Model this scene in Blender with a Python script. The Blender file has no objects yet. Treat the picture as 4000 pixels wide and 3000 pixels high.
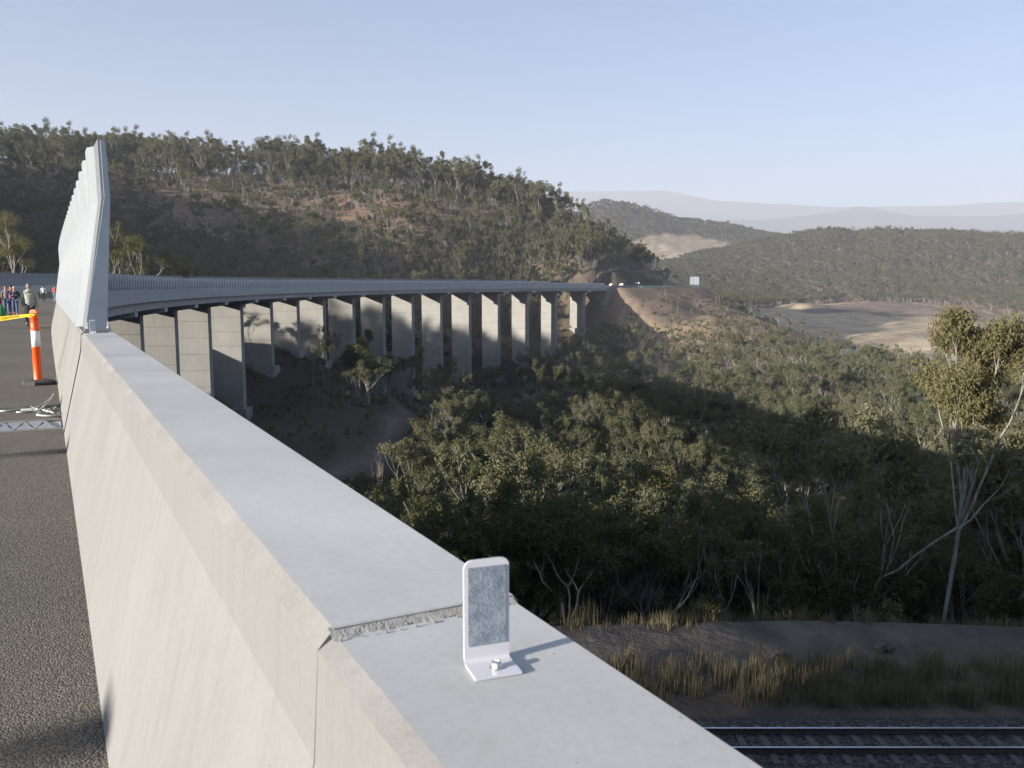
import bpy, math, random
import numpy as np
from mathutils import Vector, Matrix

rng = np.random.default_rng(7)
random.seed(7)
D2R = math.radians
scene = bpy.context.scene
COL = scene.collection

# ------------------------------------------------------------------ camera
cam_d = bpy.data.cameras.new('camera')
cam = bpy.data.objects.new('camera', cam_d)
COL.objects.link(cam)
scene.camera = cam
cam.location = (0, 0, 1.6)
cam.rotation_euler = (D2R(90 - 6.569), 0, 0)
cam_d.sensor_width = 36
cam_d.lens = 29.7
cam_d.clip_start = 0.05
cam_d.clip_end = 40000
cam_d.dof.use_dof = True
cam_d.dof.focus_distance = 160
cam_d.dof.aperture_fstop = 13

# ------------------------------------------------------------------ sky, sun, exposure
SUN_EL = D2R(12.8)
SUN_DIR = Vector((-0.838 * math.cos(SUN_EL), -0.546 * math.cos(SUN_EL), math.sin(SUN_EL)))   # towards the sun
world = bpy.data.worlds.new('World')
scene.world = world
world.use_nodes = True
wn = world.node_tree.nodes
wl = world.node_tree.links
sky = wn.new('ShaderNodeTexSky')
sky.sky_type = 'NISHITA'
sky.sun_disc = False
sky.sun_elevation = SUN_EL
sky.sun_rotation = math.atan2(SUN_DIR.x, SUN_DIR.y)
sky.altitude = 500
sky.air_density = 1.0
sky.dust_density = 3.6
sky.ozone_density = 4.5
bg = wn['Background']
bg.inputs['Strength'].default_value = 0.074
wl.new(sky.outputs['Color'], bg.inputs['Color'])

sun_d = bpy.data.lights.new('sun', 'SUN')
sun_d.energy = 5.0
sun_d.angle = D2R(0.53)
sun_d.color = (1.0, 0.93, 0.83)
sun = bpy.data.objects.new('sun', sun_d)
COL.objects.link(sun)
sun.rotation_euler = (-SUN_DIR).to_track_quat('-Z', 'Y').to_euler()

scene.view_settings.view_transform = 'Standard'
scene.view_settings.look = 'None'
scene.view_settings.exposure = 1.42
scene.view_settings.gamma = 1.0
scene.view_settings.use_curve_mapping = False
cy = scene.cycles
cy.max_bounces = 4
cy.diffuse_bounces = 1
cy.glossy_bounces = 2
cy.transmission_bounces = 2
cy.volume_bounces = 1
cy.transparent_max_bounces = 4
cy.use_denoising = True
cy.caustics_reflective = False
cy.caustics_refractive = False

HAZE_DENSITY = 9.5e-5

# ------------------------------------------------------------------ helpers
def mesh_from(name, verts, faces, smooth=False):
    me = bpy.data.meshes.new(name)
    if isinstance(faces, np.ndarray):
        v = np.asarray(verts, dtype=np.float32)
        n, k = faces.shape
        me.vertices.add(len(v)); me.vertices.foreach_set('co', v.ravel())
        me.loops.add(n * k); me.loops.foreach_set('vertex_index', faces.astype(np.int32).ravel())
        me.polygons.add(n)
        me.polygons.foreach_set('loop_start', np.arange(0, n * k, k, dtype=np.int32))
        me.polygons.foreach_set('loop_total', np.full(n, k, dtype=np.int32))
        me.update(calc_edges=True)
    else:
        me.from_pydata([tuple(map(float, q)) for q in verts], [], [tuple(map(int, q)) for q in faces])
        me.update()
    if smooth:
        me.polygons.foreach_set('use_smooth', np.ones(len(me.polygons), dtype=bool))
    return me

def obj(name, me, mat=None, parent=None, loc=None, rotz=None, world=False):
    if mat is not None and len(me.materials) == 0:
        me.materials.append(mat)
    o = bpy.data.objects.new(name, me)
    COL.objects.link(o)
    if parent is not None:
        o.parent = parent
        if world:
            o.matrix_parent_inverse = Matrix.Translation(-Vector(parent['_o'])) if '_o' in parent else Matrix.Identity(4)
    if loc is not None:
        o.location = loc
    if rotz is not None:
        o.rotation_euler = (0, 0, rotz)
    return o

def tag(o, label=None, cat=None, group=None, kind=None):
    if label: o['label'] = label
    if cat: o['category'] = cat
    if group: o['group'] = group
    if kind: o['kind'] = kind
    return o

def thing(name, label, cat, loc=(0, 0, 0), rotz=0, group=None):
    o = bpy.data.objects.new(name, None)
    o.empty_display_size = 0.2
    COL.objects.link(o)
    o.location = loc
    o.rotation_euler = (0, 0, rotz)
    return tag(o, label, cat, group)

class MB:
    """collects shapes into one mesh"""
    def __init__(self):
        self.v = []; self.f = []; self.m = []; self.mi = 0
    def add(self, v, f):
        b = len(self.v)
        self.v += [tuple(q) for q in v]
        self.f += [tuple(i + b for i in q) for q in f]
        self.m += [self.mi] * len(f)
    def box(self, x0, x1, y0, y1, z0, z1):
        v = [(x, y, z) for z in (z0, z1) for y in (y0, y1) for x in (x0, x1)]
        self.add(v, [(0, 2, 3, 1), (4, 5, 7, 6), (0, 1, 5, 4), (2, 6, 7, 3), (0, 4, 6, 2), (1, 3, 7, 5)])
    def hexa(self, v):
        self.add(v, [(0, 2, 3, 1), (4, 5, 7, 6), (0, 1, 5, 4), (2, 6, 7, 3), (0, 4, 6, 2), (1, 3, 7, 5)])
    def prism(self, poly, axis_len, close=True):
        """poly in (y,z), extruded along x from 0 to axis_len"""
        n = len(poly)
        v = [(0, y, z) for y, z in poly] + [(axis_len, y, z) for y, z in poly]
        f = [(i, (i + 1) % n, n + (i + 1) % n, n + i) for i in range(n)]
        if close:
            f += [tuple(range(n))[::-1], tuple(range(n, 2 * n))]
        self.add(v, f)
    def tube(self, pts, rad, sides=6, caps=True):
        pts = [Vector(p) for p in pts]
        rads = rad if isinstance(rad, (list, tuple)) else [rad] * len(pts)
        v = []; f = []
        d0 = (pts[1] - pts[0]).normalized()
        a = d0.orthogonal().normalized()
        for i, p in enumerate(pts):
            d = (pts[min(i + 1, len(pts) - 1)] - pts[max(i - 1, 0)]).normalized()
            a = (a - d * a.dot(d))
            a = a.normalized() if a.length > 1e-6 else d.orthogonal().normalized()
            b = d.cross(a)
            for k in range(sides):
                t = 2 * math.pi * k / sides
                v.append(p + (a * math.cos(t) + b * math.sin(t)) * rads[i])
        for i in range(len(pts) - 1):
            for k in range(sides):
                f.append((i * sides + k, i * sides + (k + 1) % sides, (i + 1) * sides + (k + 1) % sides, (i + 1) * sides + k))
        if caps:
            f.append(tuple(range(sides))[::-1])
            f.append(tuple(range((len(pts) - 1) * sides, len(pts) * sides)))
        self.add(v, f)
    def lathe(self, prof, sides=16, cx=0, cy=0):
        v = []; f = []
        for r, z in prof:
            for k in range(sides):
                t = 2 * math.pi * k / sides
                v.append((cx + r * math.cos(t), cy + r * math.sin(t), z))
        for i in range(len(prof) - 1):
            for k in range(sides):
                f.append((i * sides + k, i * sides + (k + 1) % sides, (i + 1) * sides + (k + 1) % sides, (i + 1) * sides + k))
        f.append(tuple(range(sides))[::-1])
        f.append(tuple(range((len(prof) - 1) * sides, len(prof) * sides)))
        self.add(v, f)
    def mesh(self, name, mats=None, smooth=False):
        me = mesh_from(name, self.v, self.f, smooth)
        if mats:
            for m in mats: me.materials.append(m)
            if len(mats) > 1:
                me.polygons.foreach_set('material_index', np.array(self.m, dtype=np.int32))
        return me

# value noise (numpy) used for terrain relief and planting
_PERM = np.random.default_rng(3).random((256, 256))
def vnoise(x, y):
    xi = np.floor(x).astype(int); yi = np.floor(y).astype(int)
    fx = x - xi; fy = y - yi
    fx = fx * fx * (3 - 2 * fx); fy = fy * fy * (3 - 2 * fy)
    g = lambda a, b: _PERM[a & 255, b & 255]
    return (g(xi, yi) * (1 - fx) + g(xi + 1, yi) * fx) * (1 - fy) + (g(xi, yi + 1) * (1 - fx) + g(xi + 1, yi + 1) * fx) * fy
def fbm(x, y, o=4):
    t = 0; a = 0.5
    for i in range(o):
        t = t + a * (vnoise(x * 2 ** i + 17.3 * i, y * 2 ** i + 5.1 * i) - 0.5); a *= 0.5
    return t
def smooth(a, b, x):
    t = np.clip((x - a) / (b - a), 0, 1)
    return t * t * (3 - 2 * t)

# ------------------------------------------------------------------ materials
class NT:
    def __init__(self, name):
        self.m = bpy.data.materials.new(name); self.m.use_nodes = True
        self.t = self.m.node_tree; self.n = self.t.nodes; self.l = self.t.links
        self.p = self.n['Principled BSDF']; self.out = self.n['Material Output']
    def node(self, typ, **kw):
        n = self.n.new(typ)
        for k, v in kw.items(): setattr(n, k, v)
        return n
    def link(self, a, b): self.l.new(a, b)
    def pos(self, scale=(1, 1, 1), obj_space=False):
        if obj_space:
            src = self.node('ShaderNodeTexCoord').outputs['Object']
        else:
            src = self.node('ShaderNodeNewGeometry').outputs['Position']
        mp = self.node('ShaderNodeMapping'); mp.inputs['Scale'].default_value = scale
        self.link(src, mp.inputs['Vector']); return mp.outputs['Vector']
    def noise(self, vec, scale, detail=4, rough=0.55):
        n = self.node('ShaderNodeTexNoise'); n.inputs['Scale'].default_value = scale
        n.inputs['Detail'].default_value = detail; n.inputs['Roughness'].default_value = rough
        self.link(vec, n.inputs['Vector']); return n.outputs['Fac']
    def ramp(self, fac, stops):
        r = self.node('ShaderNodeValToRGB'); e = r.color_ramp.elements
        while len(e) < len(stops): e.new(0.5)
        for i, (p, c) in enumerate(stops):
            e[i].position = p; e[i].color = (*c, 1) if len(c) == 3 else c
        self.link(fac, r.inputs['Fac']); return r.outputs['Color']
    def mix(self, a, b, fac, mode='MIX'):
        n = self.node('ShaderNodeMix', data_type='RGBA', blend_type=mode)
        for s, q in ((6, a), (7, b), (0, fac)):
            if hasattr(q, 'is_linked'): self.link(q, n.inputs[s])
            elif isinstance(q, (int, float)): n.inputs[s].default_value = q
            else: n.inputs[s].default_value = (*q, 1)
        return n.outputs[2]
    def bump(self, h, strength=0.3, dist=0.02):
        b = self.node('ShaderNodeBump'); b.inputs['Strength'].default_value = strength
        b.inputs['Distance'].default_value = dist
        self.link(h, b.inputs['Height']); self.link(b.outputs['Normal'], self.p.inputs['Normal'])
    def setc(self, c):
        if hasattr(c, 'is_linked'): self.link(c, self.p.inputs['Base Color'])
        else: self.p.inputs['Base Color'].default_value = (*c, 1)
    def set(self, rough=0.8, metal=0.0, spec=None):
        self.p.inputs['Roughness'].default_value = rough
        self.p.inputs['Metallic'].default_value = metal
        if spec is not None: self.p.inputs['Specular IOR Level'].default_value = spec

def simple(name, c, rough=0.7, metal=0.0, var=0.12, scale=6.0, bump=0.0, spec=None, obj_space=True):
    m = NT(name)
    v = m.pos(obj_space=obj_space)
    nz = m.noise(v, scale)
    lo = tuple(max(0, q * (1 - var)) for q in c); hi = tuple(min(1, q * (1 + var)) for q in c)
    m.setc(m.ramp(nz, [(0.3, lo), (0.7, hi)]))
    m.set(rough, metal, spec)
    if bump: m.bump(m.noise(v, scale * 4), bump, 0.01)
    return m.m

def concrete(name, c, streak=0.18, warm=0.5, sc=1.0, obj_space=False, lines=0.0, fine=0.5, bump=0.25):
    m = NT(name)
    v = m.pos(obj_space=obj_space)
    vs = m.pos((16 * sc, 16 * sc, 0.55 * sc), obj_space)
    a = m.noise(v, 0.9 * sc, 5); b = m.noise(vs, 1.0, 4); d = m.noise(v, 60 * sc, 3, 0.7)
    lo = tuple(q * (1 - streak) for q in c)
    hi = tuple(min(1, q * (1 + streak * 0.6)) for q in c)
    c1 = m.ramp(a, [(0.3, lo), (0.72, hi)])
    c2 = m.ramp(b, [(0.28, tuple(q * k for q, k in zip(c, (0.80, 0.76, 0.68)))), (0.45, c), (0.75, hi)])
    cc = m.mix(c1, c2, warm)
    cc = m.mix(cc, m.ramp(d, [(0.25, (0.82, 0.82, 0.82)), (0.6, (1, 1, 1))]), fine, 'MULTIPLY')
    # small dark pinholes
    vo = m.node('ShaderNodeTexVoronoi'); vo.inputs['Scale'].default_value = 13 * sc
    m.link(v, vo.inputs['Vector'])
    cc = m.mix(m.ramp(vo.outputs['Distance'], [(0.015, (0.45, 0.43, 0.4)), (0.035, (1, 1, 1))]), cc, 1.0, 'MULTIPLY')
    m.setc(cc); m.set(0.85, 0, 0.25)
    m.bump(d, bump, 0.004)
    return m.m

M = {}
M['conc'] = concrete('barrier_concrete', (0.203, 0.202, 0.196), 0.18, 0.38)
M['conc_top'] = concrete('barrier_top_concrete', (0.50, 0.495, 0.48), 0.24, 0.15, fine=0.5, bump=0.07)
M['conc_upper'] = concrete('barrier_band_dimmed', (0.190, 0.189, 0.184), 0.12, 0.35)  # same barrier concrete, greyed to paint in the weaker light on this band
M['mortar'] = simple('joint_mortar', (0.33, 0.32, 0.295), 0.95, 0, 0.22, 60, 0.15, obj_space=False)
M['conc_rough'] = concrete('broken_concrete_edge', (0.225, 0.22, 0.21), 0.25, 0.3, 3.0, fine=0.9)
M['pier'] = concrete('pier_concrete', (0.26, 0.253, 0.236), 0.22, 0.45, 0.25)
M['pier_core'] = concrete('pier_joint_concrete', (0.15, 0.143, 0.13), 0.12, 0.35, 0.25)
M['girder'] = concrete('girder_concrete', (0.42, 0.425, 0.43), 0.12, 0.3, 0.25)
M['steel'] = simple('galvanised_steel', (0.36, 0.40, 0.45), 0.45, 0.5, 0.10, 3.0)
M['bolt'] = simple('zinc_bolt', (0.55, 0.56, 0.57), 0.3, 0.9, 0.1, 40)
M['white_paint'] = simple('white_powder_coat', (0.60, 0.595, 0.63), 0.35, 0, 0.03, 20)
M['orange'] = simple('orange_plastic', (0.85, 0.10, 0.012), 0.4, 0, 0.08, 6)
M['white_tape'] = simple('white_reflective_tape', (0.78, 0.76, 0.78), 0.4, 0, 0.05, 8)
M['rubber'] = simple('black_rubber', (0.045, 0.045, 0.045), 0.8, 0, 0.2, 10)
M['yellow'] = simple('yellow_tape', (0.75, 0.55, 0.02), 0.5, 0, 0.08, 3)
M['black'] = simple('black_print', (0.015, 0.015, 0.015), 0.6)
M['rope'] = simple('pale_rope', (0.50, 0.52, 0.47), 0.9, 0, 0.25, 30)
M['paint_line'] = simple('white_road_paint', (0.52, 0.50, 0.47), 0.8, 0, 0.2, 4)
M['green_rail'] = simple('green_rail_paint', (0.10, 0.30, 0.24), 0.5)
M['sign_grey'] = simple('sign_back_aluminium', (0.42, 0.45, 0.50), 0.5, 0.3, 0.06)
M['rust_steel'] = simple('rail_side_steel', (0.06, 0.045, 0.04), 0.7, 0.3, 0.3, 6)
M['rail_top'] = simple('polished_rail', (0.55, 0.58, 0.62), 0.32, 1.0, 0.05, 3)
M['sleeper'] = simple('concrete_sleeper', (0.11, 0.10, 0.09), 0.9, 0, 0.3, 5, 0.3)
M['rock'] = simple('dark_rock', (0.055, 0.05, 0.047), 0.9, 0, 0.5, 2.0, 0.6)

# reflective sheet of the delineators: fine honeycomb
m = NT('reflective_sheeting')
v = m.pos((1, 1, 1), True)
vo = m.node('ShaderNodeTexVoronoi'); vo.inputs['Scale'].default_value = 260; m.link(v, vo.inputs['Vector'])
nz = m.noise(v, 40, 4)
big = m.ramp(nz, [(0.3, (0.16, 0.20, 0.25)), (0.7, (0.34, 0.38, 0.43))])
m.setc(m.mix(big, m.ramp(vo.outputs['Distance'], [(0.2, (0.75, 0.75, 0.75)), (0.6, (1.15, 1.15, 1.15))]), 0.8, 'MULTIPLY'))
m.set(0.35, 0.2); m.bump(vo.outputs['Distance'], 0.4, 0.001)
M['sheet'] = m.m

# asphalt: open stones
m = NT('asphalt')
v = m.pos()
vo = m.node('ShaderNodeTexVoronoi'); vo.inputs['Scale'].default_value = 115; m.link(v, vo.inputs['Vector'])
st = m.node('ShaderNodeSeparateColor'); m.link(vo.outputs['Color'], st.inputs[0])
c1 = m.ramp(st.outputs[0], [(0.0, (0.125, 0.115, 0.10)), (0.6, (0.175, 0.16, 0.138)), (1.0, (0.27, 0.245, 0.21))])
gap = m.ramp(vo.outputs['Distance'], [(0.25, (1, 1, 1)), (0.75, (0.5, 0.5, 0.5))])
c2 = m.mix(c1, gap, 1.0, 'MULTIPLY')
c3 = m.mix(c2, m.ramp(m.noise(v, 0.35, 3), [(0.3, (0.8, 0.8, 0.8)), (0.7, (1.15, 1.12, 1.05))]), 1.0, 'MULTIPLY')
m.setc(c3); m.set(0.85, 0, 0.3)
inv = m.node('ShaderNodeMath', operation='SUBTRACT'); inv.inputs[0].default_value = 1
m.link(vo.outputs['Distance'], inv.inputs[1])
m.bump(inv.outputs[0], 0.8, 0.008)
M['asphalt'] = m.m

# perforated noise barrier panel
m = NT('perforated_panel')
v = m.pos(obj_space=True)
wv = m.node('ShaderNodeTexWave'); wv.bands_direction = 'Z'; wv.inputs['Scale'].default_value = 14.0
m.link(v, wv.inputs['Vector'])
c = m.ramp(wv.outputs['Fac'], [(0.2, (0.22, 0.235, 0.25)), (0.6, (0.26, 0.275, 0.29))])
c = m.mix(c, m.ramp(m.noise(v, 1.3, 4), [(0.3, (0.85, 0.88, 0.9)), (0.7, (1.05, 1.05, 1.05))]), 1.0, 'MULTIPLY')
m.setc(c); m.set(0.6, 0.0, 0.3); m.bump(wv.outputs['Fac'], 0.15, 0.004)
M['panel'] = m.m

M['panel_outer'] = simple('panel_metal_lifted', (0.50, 0.54, 0.56), 0.5, 0.1, 0.08, 2)  # same panel metal, lightened to brighten its shaded outer side
M['panel_dark'] = simple('perforated_backing', (0.15, 0.165, 0.18), 0.6, 0.1, 0.12, 9)

def leaf_mat(name, c1, c2, trans=0.25):
    m = NT(name)
    v = m.pos()
    oi = m.node('ShaderNodeObjectInfo')
    nz = m.noise(v, 0.8, 3)
    big = m.noise(v, 0.012, 2)
    f = m.node('ShaderNodeMath', operation='MULTIPLY_ADD'); f.inputs[1].default_value = 0.55
    m.link(oi.outputs['Random'], f.inputs[0]); 
    g = m.node('ShaderNodeMath', operation='MULTIPLY'); g.inputs[1].default_value = 0.55
    m.link(nz, g.inputs[0]); m.link(g.outputs[0], f.inputs[2])
    mid = tuple((p + q) * 0.5 * k for p, q, k in zip(c1, c2, (0.92, 0.97, 0.86)))
    c = m.ramp(f.outputs[0], [(0.15, c1), (0.42, mid), (0.62, tuple((p + q) * 0.5 for p, q in zip(c1, c2))), (0.9, c2)])
    di = m.node('ShaderNodeBsdfDiffuse'); tr = m.node('ShaderNodeBsdfTranslucent'); mx = m.node('ShaderNodeMixShader')
    m.link(c, di.inputs['Color'])
    m.link(m.mix(c, (1.0, 1.1, 0.5), 1.0, 'MULTIPLY'), tr.inputs['Color'])
    mx.inputs[0].default_value = trans
    m.link(di.outputs[0], mx.inputs[1]); m.link(tr.outputs[0], mx.inputs[2]); m.link(mx.outputs[0], m.out.inputs['Surface'])
    return m.m
M['leaf'] = leaf_mat('gum_foliage', (0.080, 0.083, 0.046), (0.178, 0.168, 0.100))
M['leaf2'] = leaf_mat('dark_foliage', (0.046, 0.054, 0.027), (0.105, 0.105, 0.055))
M['leaf3'] = leaf_mat('golden_foliage', (0.086, 0.083, 0.040), (0.188, 0.165, 0.085))
M['twig'] = simple('dry_twigs', (0.21, 0.165, 0.145), 0.9, 0, 0.25, 2)
m = NT('gum_bark')
v = m.pos((3, 3, 0.8), True)
m.setc(m.ramp(m.noise(v, 1.2, 5), [(0.3, (0.10, 0.088, 0.074)), (0.52, (0.25, 0.235, 0.205)), (0.75, (0.40, 0.385, 0.35))])); m.set(0.9, 0, 0.2)
M['bark'] = m.m
M['grass'] = leaf_mat('dry_grass', (0.13, 0.113, 0.075), (0.24, 0.205, 0.135), 0.3)

# ground: soil colours and some painted shade are stored per vertex, grain is procedural
m = NT('ground')
at = m.node('ShaderNodeAttribute'); at.attribute_name = 'ground_colour'
v = m.pos()
n1 = m.noise(v, 0.05, 6, 0.65); n2 = m.noise(v, 0.9, 5, 0.7)
c = m.mix(at.outputs['Color'], m.ramp(n1, [(0.3, (0.65, 0.66, 0.68)), (0.7, (1.3, 1.26, 1.2))]), 1.0, 'MULTIPLY')
c = m.mix(c, m.ramp(n2, [(0.25, (0.6, 0.6, 0.6)), (0.65, (1.2, 1.2, 1.2))]), 1.0, 'MULTIPLY')
m.setc(c); m.set(0.95, 0, 0.1); m.bump(n2, 0.5, 0.5)
M['ground'] = m.m
m = NT('ballast')
v = m.pos()
vo = m.node('ShaderNodeTexVoronoi'); vo.inputs['Scale'].default_value = 11; m.link(v, vo.inputs['Vector'])
st = m.node('ShaderNodeSeparateColor'); m.link(vo.outputs['Color'], st.inputs[0])
m.setc(m.mix(m.ramp(st.outputs[0], [(0, (0.06, 0.055, 0.052)), (1, (0.16, 0.15, 0.14))]), m.ramp(vo.outputs['Distance'], [(0.2, (1, 1, 1)), (0.8, (0.4, 0.4, 0.4))]), 1, 'MULTIPLY'))
m.set(0.95, 0, 0.1)
M['ballast'] = m.m

# ------------------------------------------------------------------ the road's line: a long right-hand curve
T0 = D2R(-28.8)
S1 = 575.0
KMAX = 1 / 394.0                       # straight at first, then a spiral into the curve
_TS = np.arange(-100, 1000.1, 0.5)
def _curv(q): return KMAX * np.clip((q - 20) / 50, 0, 1) * (q < S1)
_TH = T0 + np.concatenate([[0], np.cumsum(_curv(_TS[:-1] + 0.25) * 0.5)])
_TX = np.concatenate([[0], np.cumsum((np.sin(_TH[1:]) + np.sin(_TH[:-1])) * 0.25)]); _TX -= _TX[200]
_TY = np.concatenate([[0], np.cumsum((np.cos(_TH[1:]) + np.cos(_TH[:-1])) * 0.25)]); _TY -= _TY[200]
def heading(s): return float(np.interp(s, _TS, _TH))
def path(s, off=0.0):
    t = heading(s)
    return float(np.interp(s, _TS, _TX)) + off * math.cos(t), float(np.interp(s, _TS, _TY)) - off * math.sin(t)
_cs, _cx, _cy, _ct = _TS[::12], _TX[::12], _TY[::12], _TH[::12]
def inv_path(x, y):
    x = np.asarray(x, dtype=float); y = np.asarray(y, dtype=float); sh = x.shape
    x = x.ravel(); y = y.ravel(); s = np.empty_like(x); off = np.empty_like(x)
    for i in range(0, len(x), 20000):
        a, b = x[i:i + 20000], y[i:i + 20000]
        j = np.argmin((a[:, None] - _cx) ** 2 + (b[:, None] - _cy) ** 2, 1)
        k = (a - _cx[j]) * np.sin(_ct[j]) + (b - _cy[j]) * np.cos(_ct[j])
        q = np.clip(_cs[j] + k, _cs[j] - 8, _cs[j] + 8); t = np.interp(q, _TS, _TH)
        s[i:i + 20000] = q
        off[i:i + 20000] = (a - np.interp(q, _TS, _TX)) * np.cos(t) - (b - np.interp(q, _TS, _TY)) * np.sin(t)
    return s.reshape(sh), off.reshape(sh)
def zline(s):
    s = np.asarray(s, dtype=float)
    return 1.4 * smooth(120, 560, s) - 30.0 * smooth(655, 750, s)
def zdeck(s, off): return float(zline(s)) + (0.01 + 0.04 * float(smooth(100, 220, s))) * (0.1 - off)
def pt(s, off, z): x, y = path(s, off); return (x, y, z + zdeck(s, off))

# ------------------------------------------------------------------ terrain
PIER_S = [62, 88.5, 115, 141.5, 167.75, 194.25, 220.75, 247.25, 272.25, 295, 317.75, 343.75, 370.75, 397, 423, 449.25, 476, 502.5, 528.75, 554.5]
PIER_BASE = [-14, -17, -20, -22, -24, -26.5, -29, -32, -22.6, -19.2, -25, -29, -42.6, -45.3, -48, -49, -46, -41, -41, -23.4]
ctrl = []
for s, z in zip(PIER_S, PIER_BASE):
    x, y = path(s, -9); ctrl.append((x, y, z - 0.6))
x, y = path(566, -9); ctrl.append((x, y, -12))
x, y = path(574, -9); ctrl.append((x, y, -6))
ctrl += [
    # escarpment to the left, up-sun of the valley
    (-213, -258, 56), (-268, -174, 57), (-295, -132, 53), (-311, -107, 44), (-329, -80, 37), (-355, -40, 35), (-384, 4, 37), (-396, 23, 48), (-408, 40, 60), (-426, 69, 75), (-442, 93, 85), (-481, 152, 90), (-500, 181, 107), (-519, 210, 126), (-575, 297, 158), (-611, 353, 157), (-661, 428, 160),
    (-420, -275, 62), (-700, 0, 110), (-800, 300, 160),
    (-900, 700, 160), (-620, 720, 122),
    (-243, 188, -3), (-166, 71, -10), (-84, -55, -8), (-331, 323, 20), (-80, 0, -9), (-60, 24, -11), (-120, 130, -15), (-150, 180, -12), (-150, 265, -11), (-98, 165, -19), (-126, 214, -5), (-108, 223, -7), (-93, 234, -12),
    (-112, 262, -17), (-85, 110, -17), (-112, 295, -20), (-130, 20, -8), (-140, 228, -9),
    # knoll and track right of the viaduct
    (-39, 304, -43), (-38, 175, -38), (-52, 232, -31), (-47, 266, -32), (-46, 138, -31), (-25, 80, -25), (-42, 330, -45),
    # railway bench and the slope below it
    (0, 45, -20.5), (0, 37, -15), (0, 30, -11.9), (17, 33, -12.0), (18, 39, -16.5), (40, 37, -12.0), (42, 43, -16), (40, 24, -11.9), (0, 24, -11.9), (-13, 24, -11.9), (-40, 24, -11.9),
    (40, 8, -11.9), (0, 5, -11.9), (100, 20, -12), (100, 45, -14), (160, 40, -14), (150, -100, -14), (0, -100, -10),
    (18, 60, -26), (0, 70, -28), (40, 60, -24), (60, 80, -28), (0, 100, -34), (40, 100, -35), (20, 150, -44), (-12, 210, -47), (30, 220, -50),
    (80, 150, -42), (100, 220, -46), (-14, 290, -50), (10, 320, -52), (60, 310, -43), (120, 300, -41), (160, 300, -42), (250, 300, -44),
    (20, 390, -52), (60, 430, -40), (58, 470, -34), (74, 495, -22), (86, 508, -11), (106, 506, -17), (138, 490, -27), (115, 425, -34),
    (150, 420, -35), (150, 360, -39), (200, 410, -43), (220, 490, -43), (195, 545, -34), (160, 545, -18),
    (200, 200, -40), (250, 150, -34), (130, 90, -28),
    # fill platform (spoil field)
    (250, 560, -45), (330, 560, -46), (300, 650, -39), (400, 720, -38), (300, 800, -34), (420, 900, -31), (340, 1000, -28),
    (500, 1000, -26), (450, 1150, -24), (640, 1000, -36), (590, 760, -46), (480, 600, -49), (205, 640, -36), (225, 780, -31), (265, 920, -28), (216, 545, -45), (262, 560, -46), (190, 600, -34),
    # hill behind the viaduct
    (-150, 350, -12), (-115, 385, -22), (-75, 460, -12), (-25, 530, 3), (15, 572, 18), (40, 550, 17), (30, 560, 21), (-100, 520, 18), (-190, 500, 24), (-290, 500, 38), (-215, 605, 58), (-330, 610, 76), (-140, 620, 58), (-200, 420, 2), (-270, 420, 14),
    (-60, 590, 43), (0, 630, 46), (34, 598, 30), (-400, 710, 101), (-250, 730, 97), (-140, 730, 96), (-60, 705, 82), (5, 675, 60),
    (55, 640, 42), (82, 622, 27), (-300, 850, 100), (0, 820, 30), (150, 800, -32), (130, 700, -22),
    # far hills
    (0, 1100, 20), (200, 1100, -15), (200, 1450, -18), (320, 1500, -10), (700, 1300, -4), (1100, 1250, 2), (1600, 1200, 20),
    (330, 1870, 40), (400, 1860, 66), (510, 1835, 92), (650, 1785, 108), (800, 1720, 103), (980, 1630, 94), (1150, 1540, 98), (1500, 1400, 100),
    (560, 2150, 70), (900, 2100, 80), (1400, 2000, 80), (330, 2200, 45), (420, 2260, 80), (470, 2420, 140), (600, 2300, 95),
    (0, 2600, 110), (113, 2600, 150), (205, 2600, 222), (273, 2600, 248), (410, 2590, 228), (551, 2590, 195), (720, 2590, 172),
    (830, 2570, 140), (890, 2550, 138), (1300, 2500, 130), (-300, 2600, 90), (-600, 1300, 150), (-700, 2000, 150),
    (0, 3200, 110), (800, 3200, 110), (1600, 3000, 110), (2500, 2000, 110), (2500, 800, 20), (1200, 500, -30), (1200, 0, -20), (600, 200, -38), (600, -600, -20),
    (-1500, 0, 180), (-1500, 1500, 180), (-800, -900, 100), (2600, 3200, 110), (-1500, 3200, 150)]
ctrl = np.array(ctrl, dtype=float)
def _phi(a, b): return np.sqrt((a[:, None, 0] - b[None, :, 0]) ** 2 + (a[:, None, 1] - b[None, :, 1]) ** 2 + 64.0)
_n = len(ctrl)
_A = np.zeros((_n + 1, _n + 1)); _A[:_n, :_n] = _phi(ctrl, ctrl); _A[:_n, _n] = 1; _A[_n, :_n] = 1
_w = np.linalg.solve(_A, np.concatenate([ctrl[:, 2], [0]]))
MX = [-4000, 239, 1472, 2846, 3802, 4734, 5642, 6500, 9570, 13050]
MZ = [1378, 1692, 1733, 1772, 1607, 1557, 1488, 1502, 1527, 1479]
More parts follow.
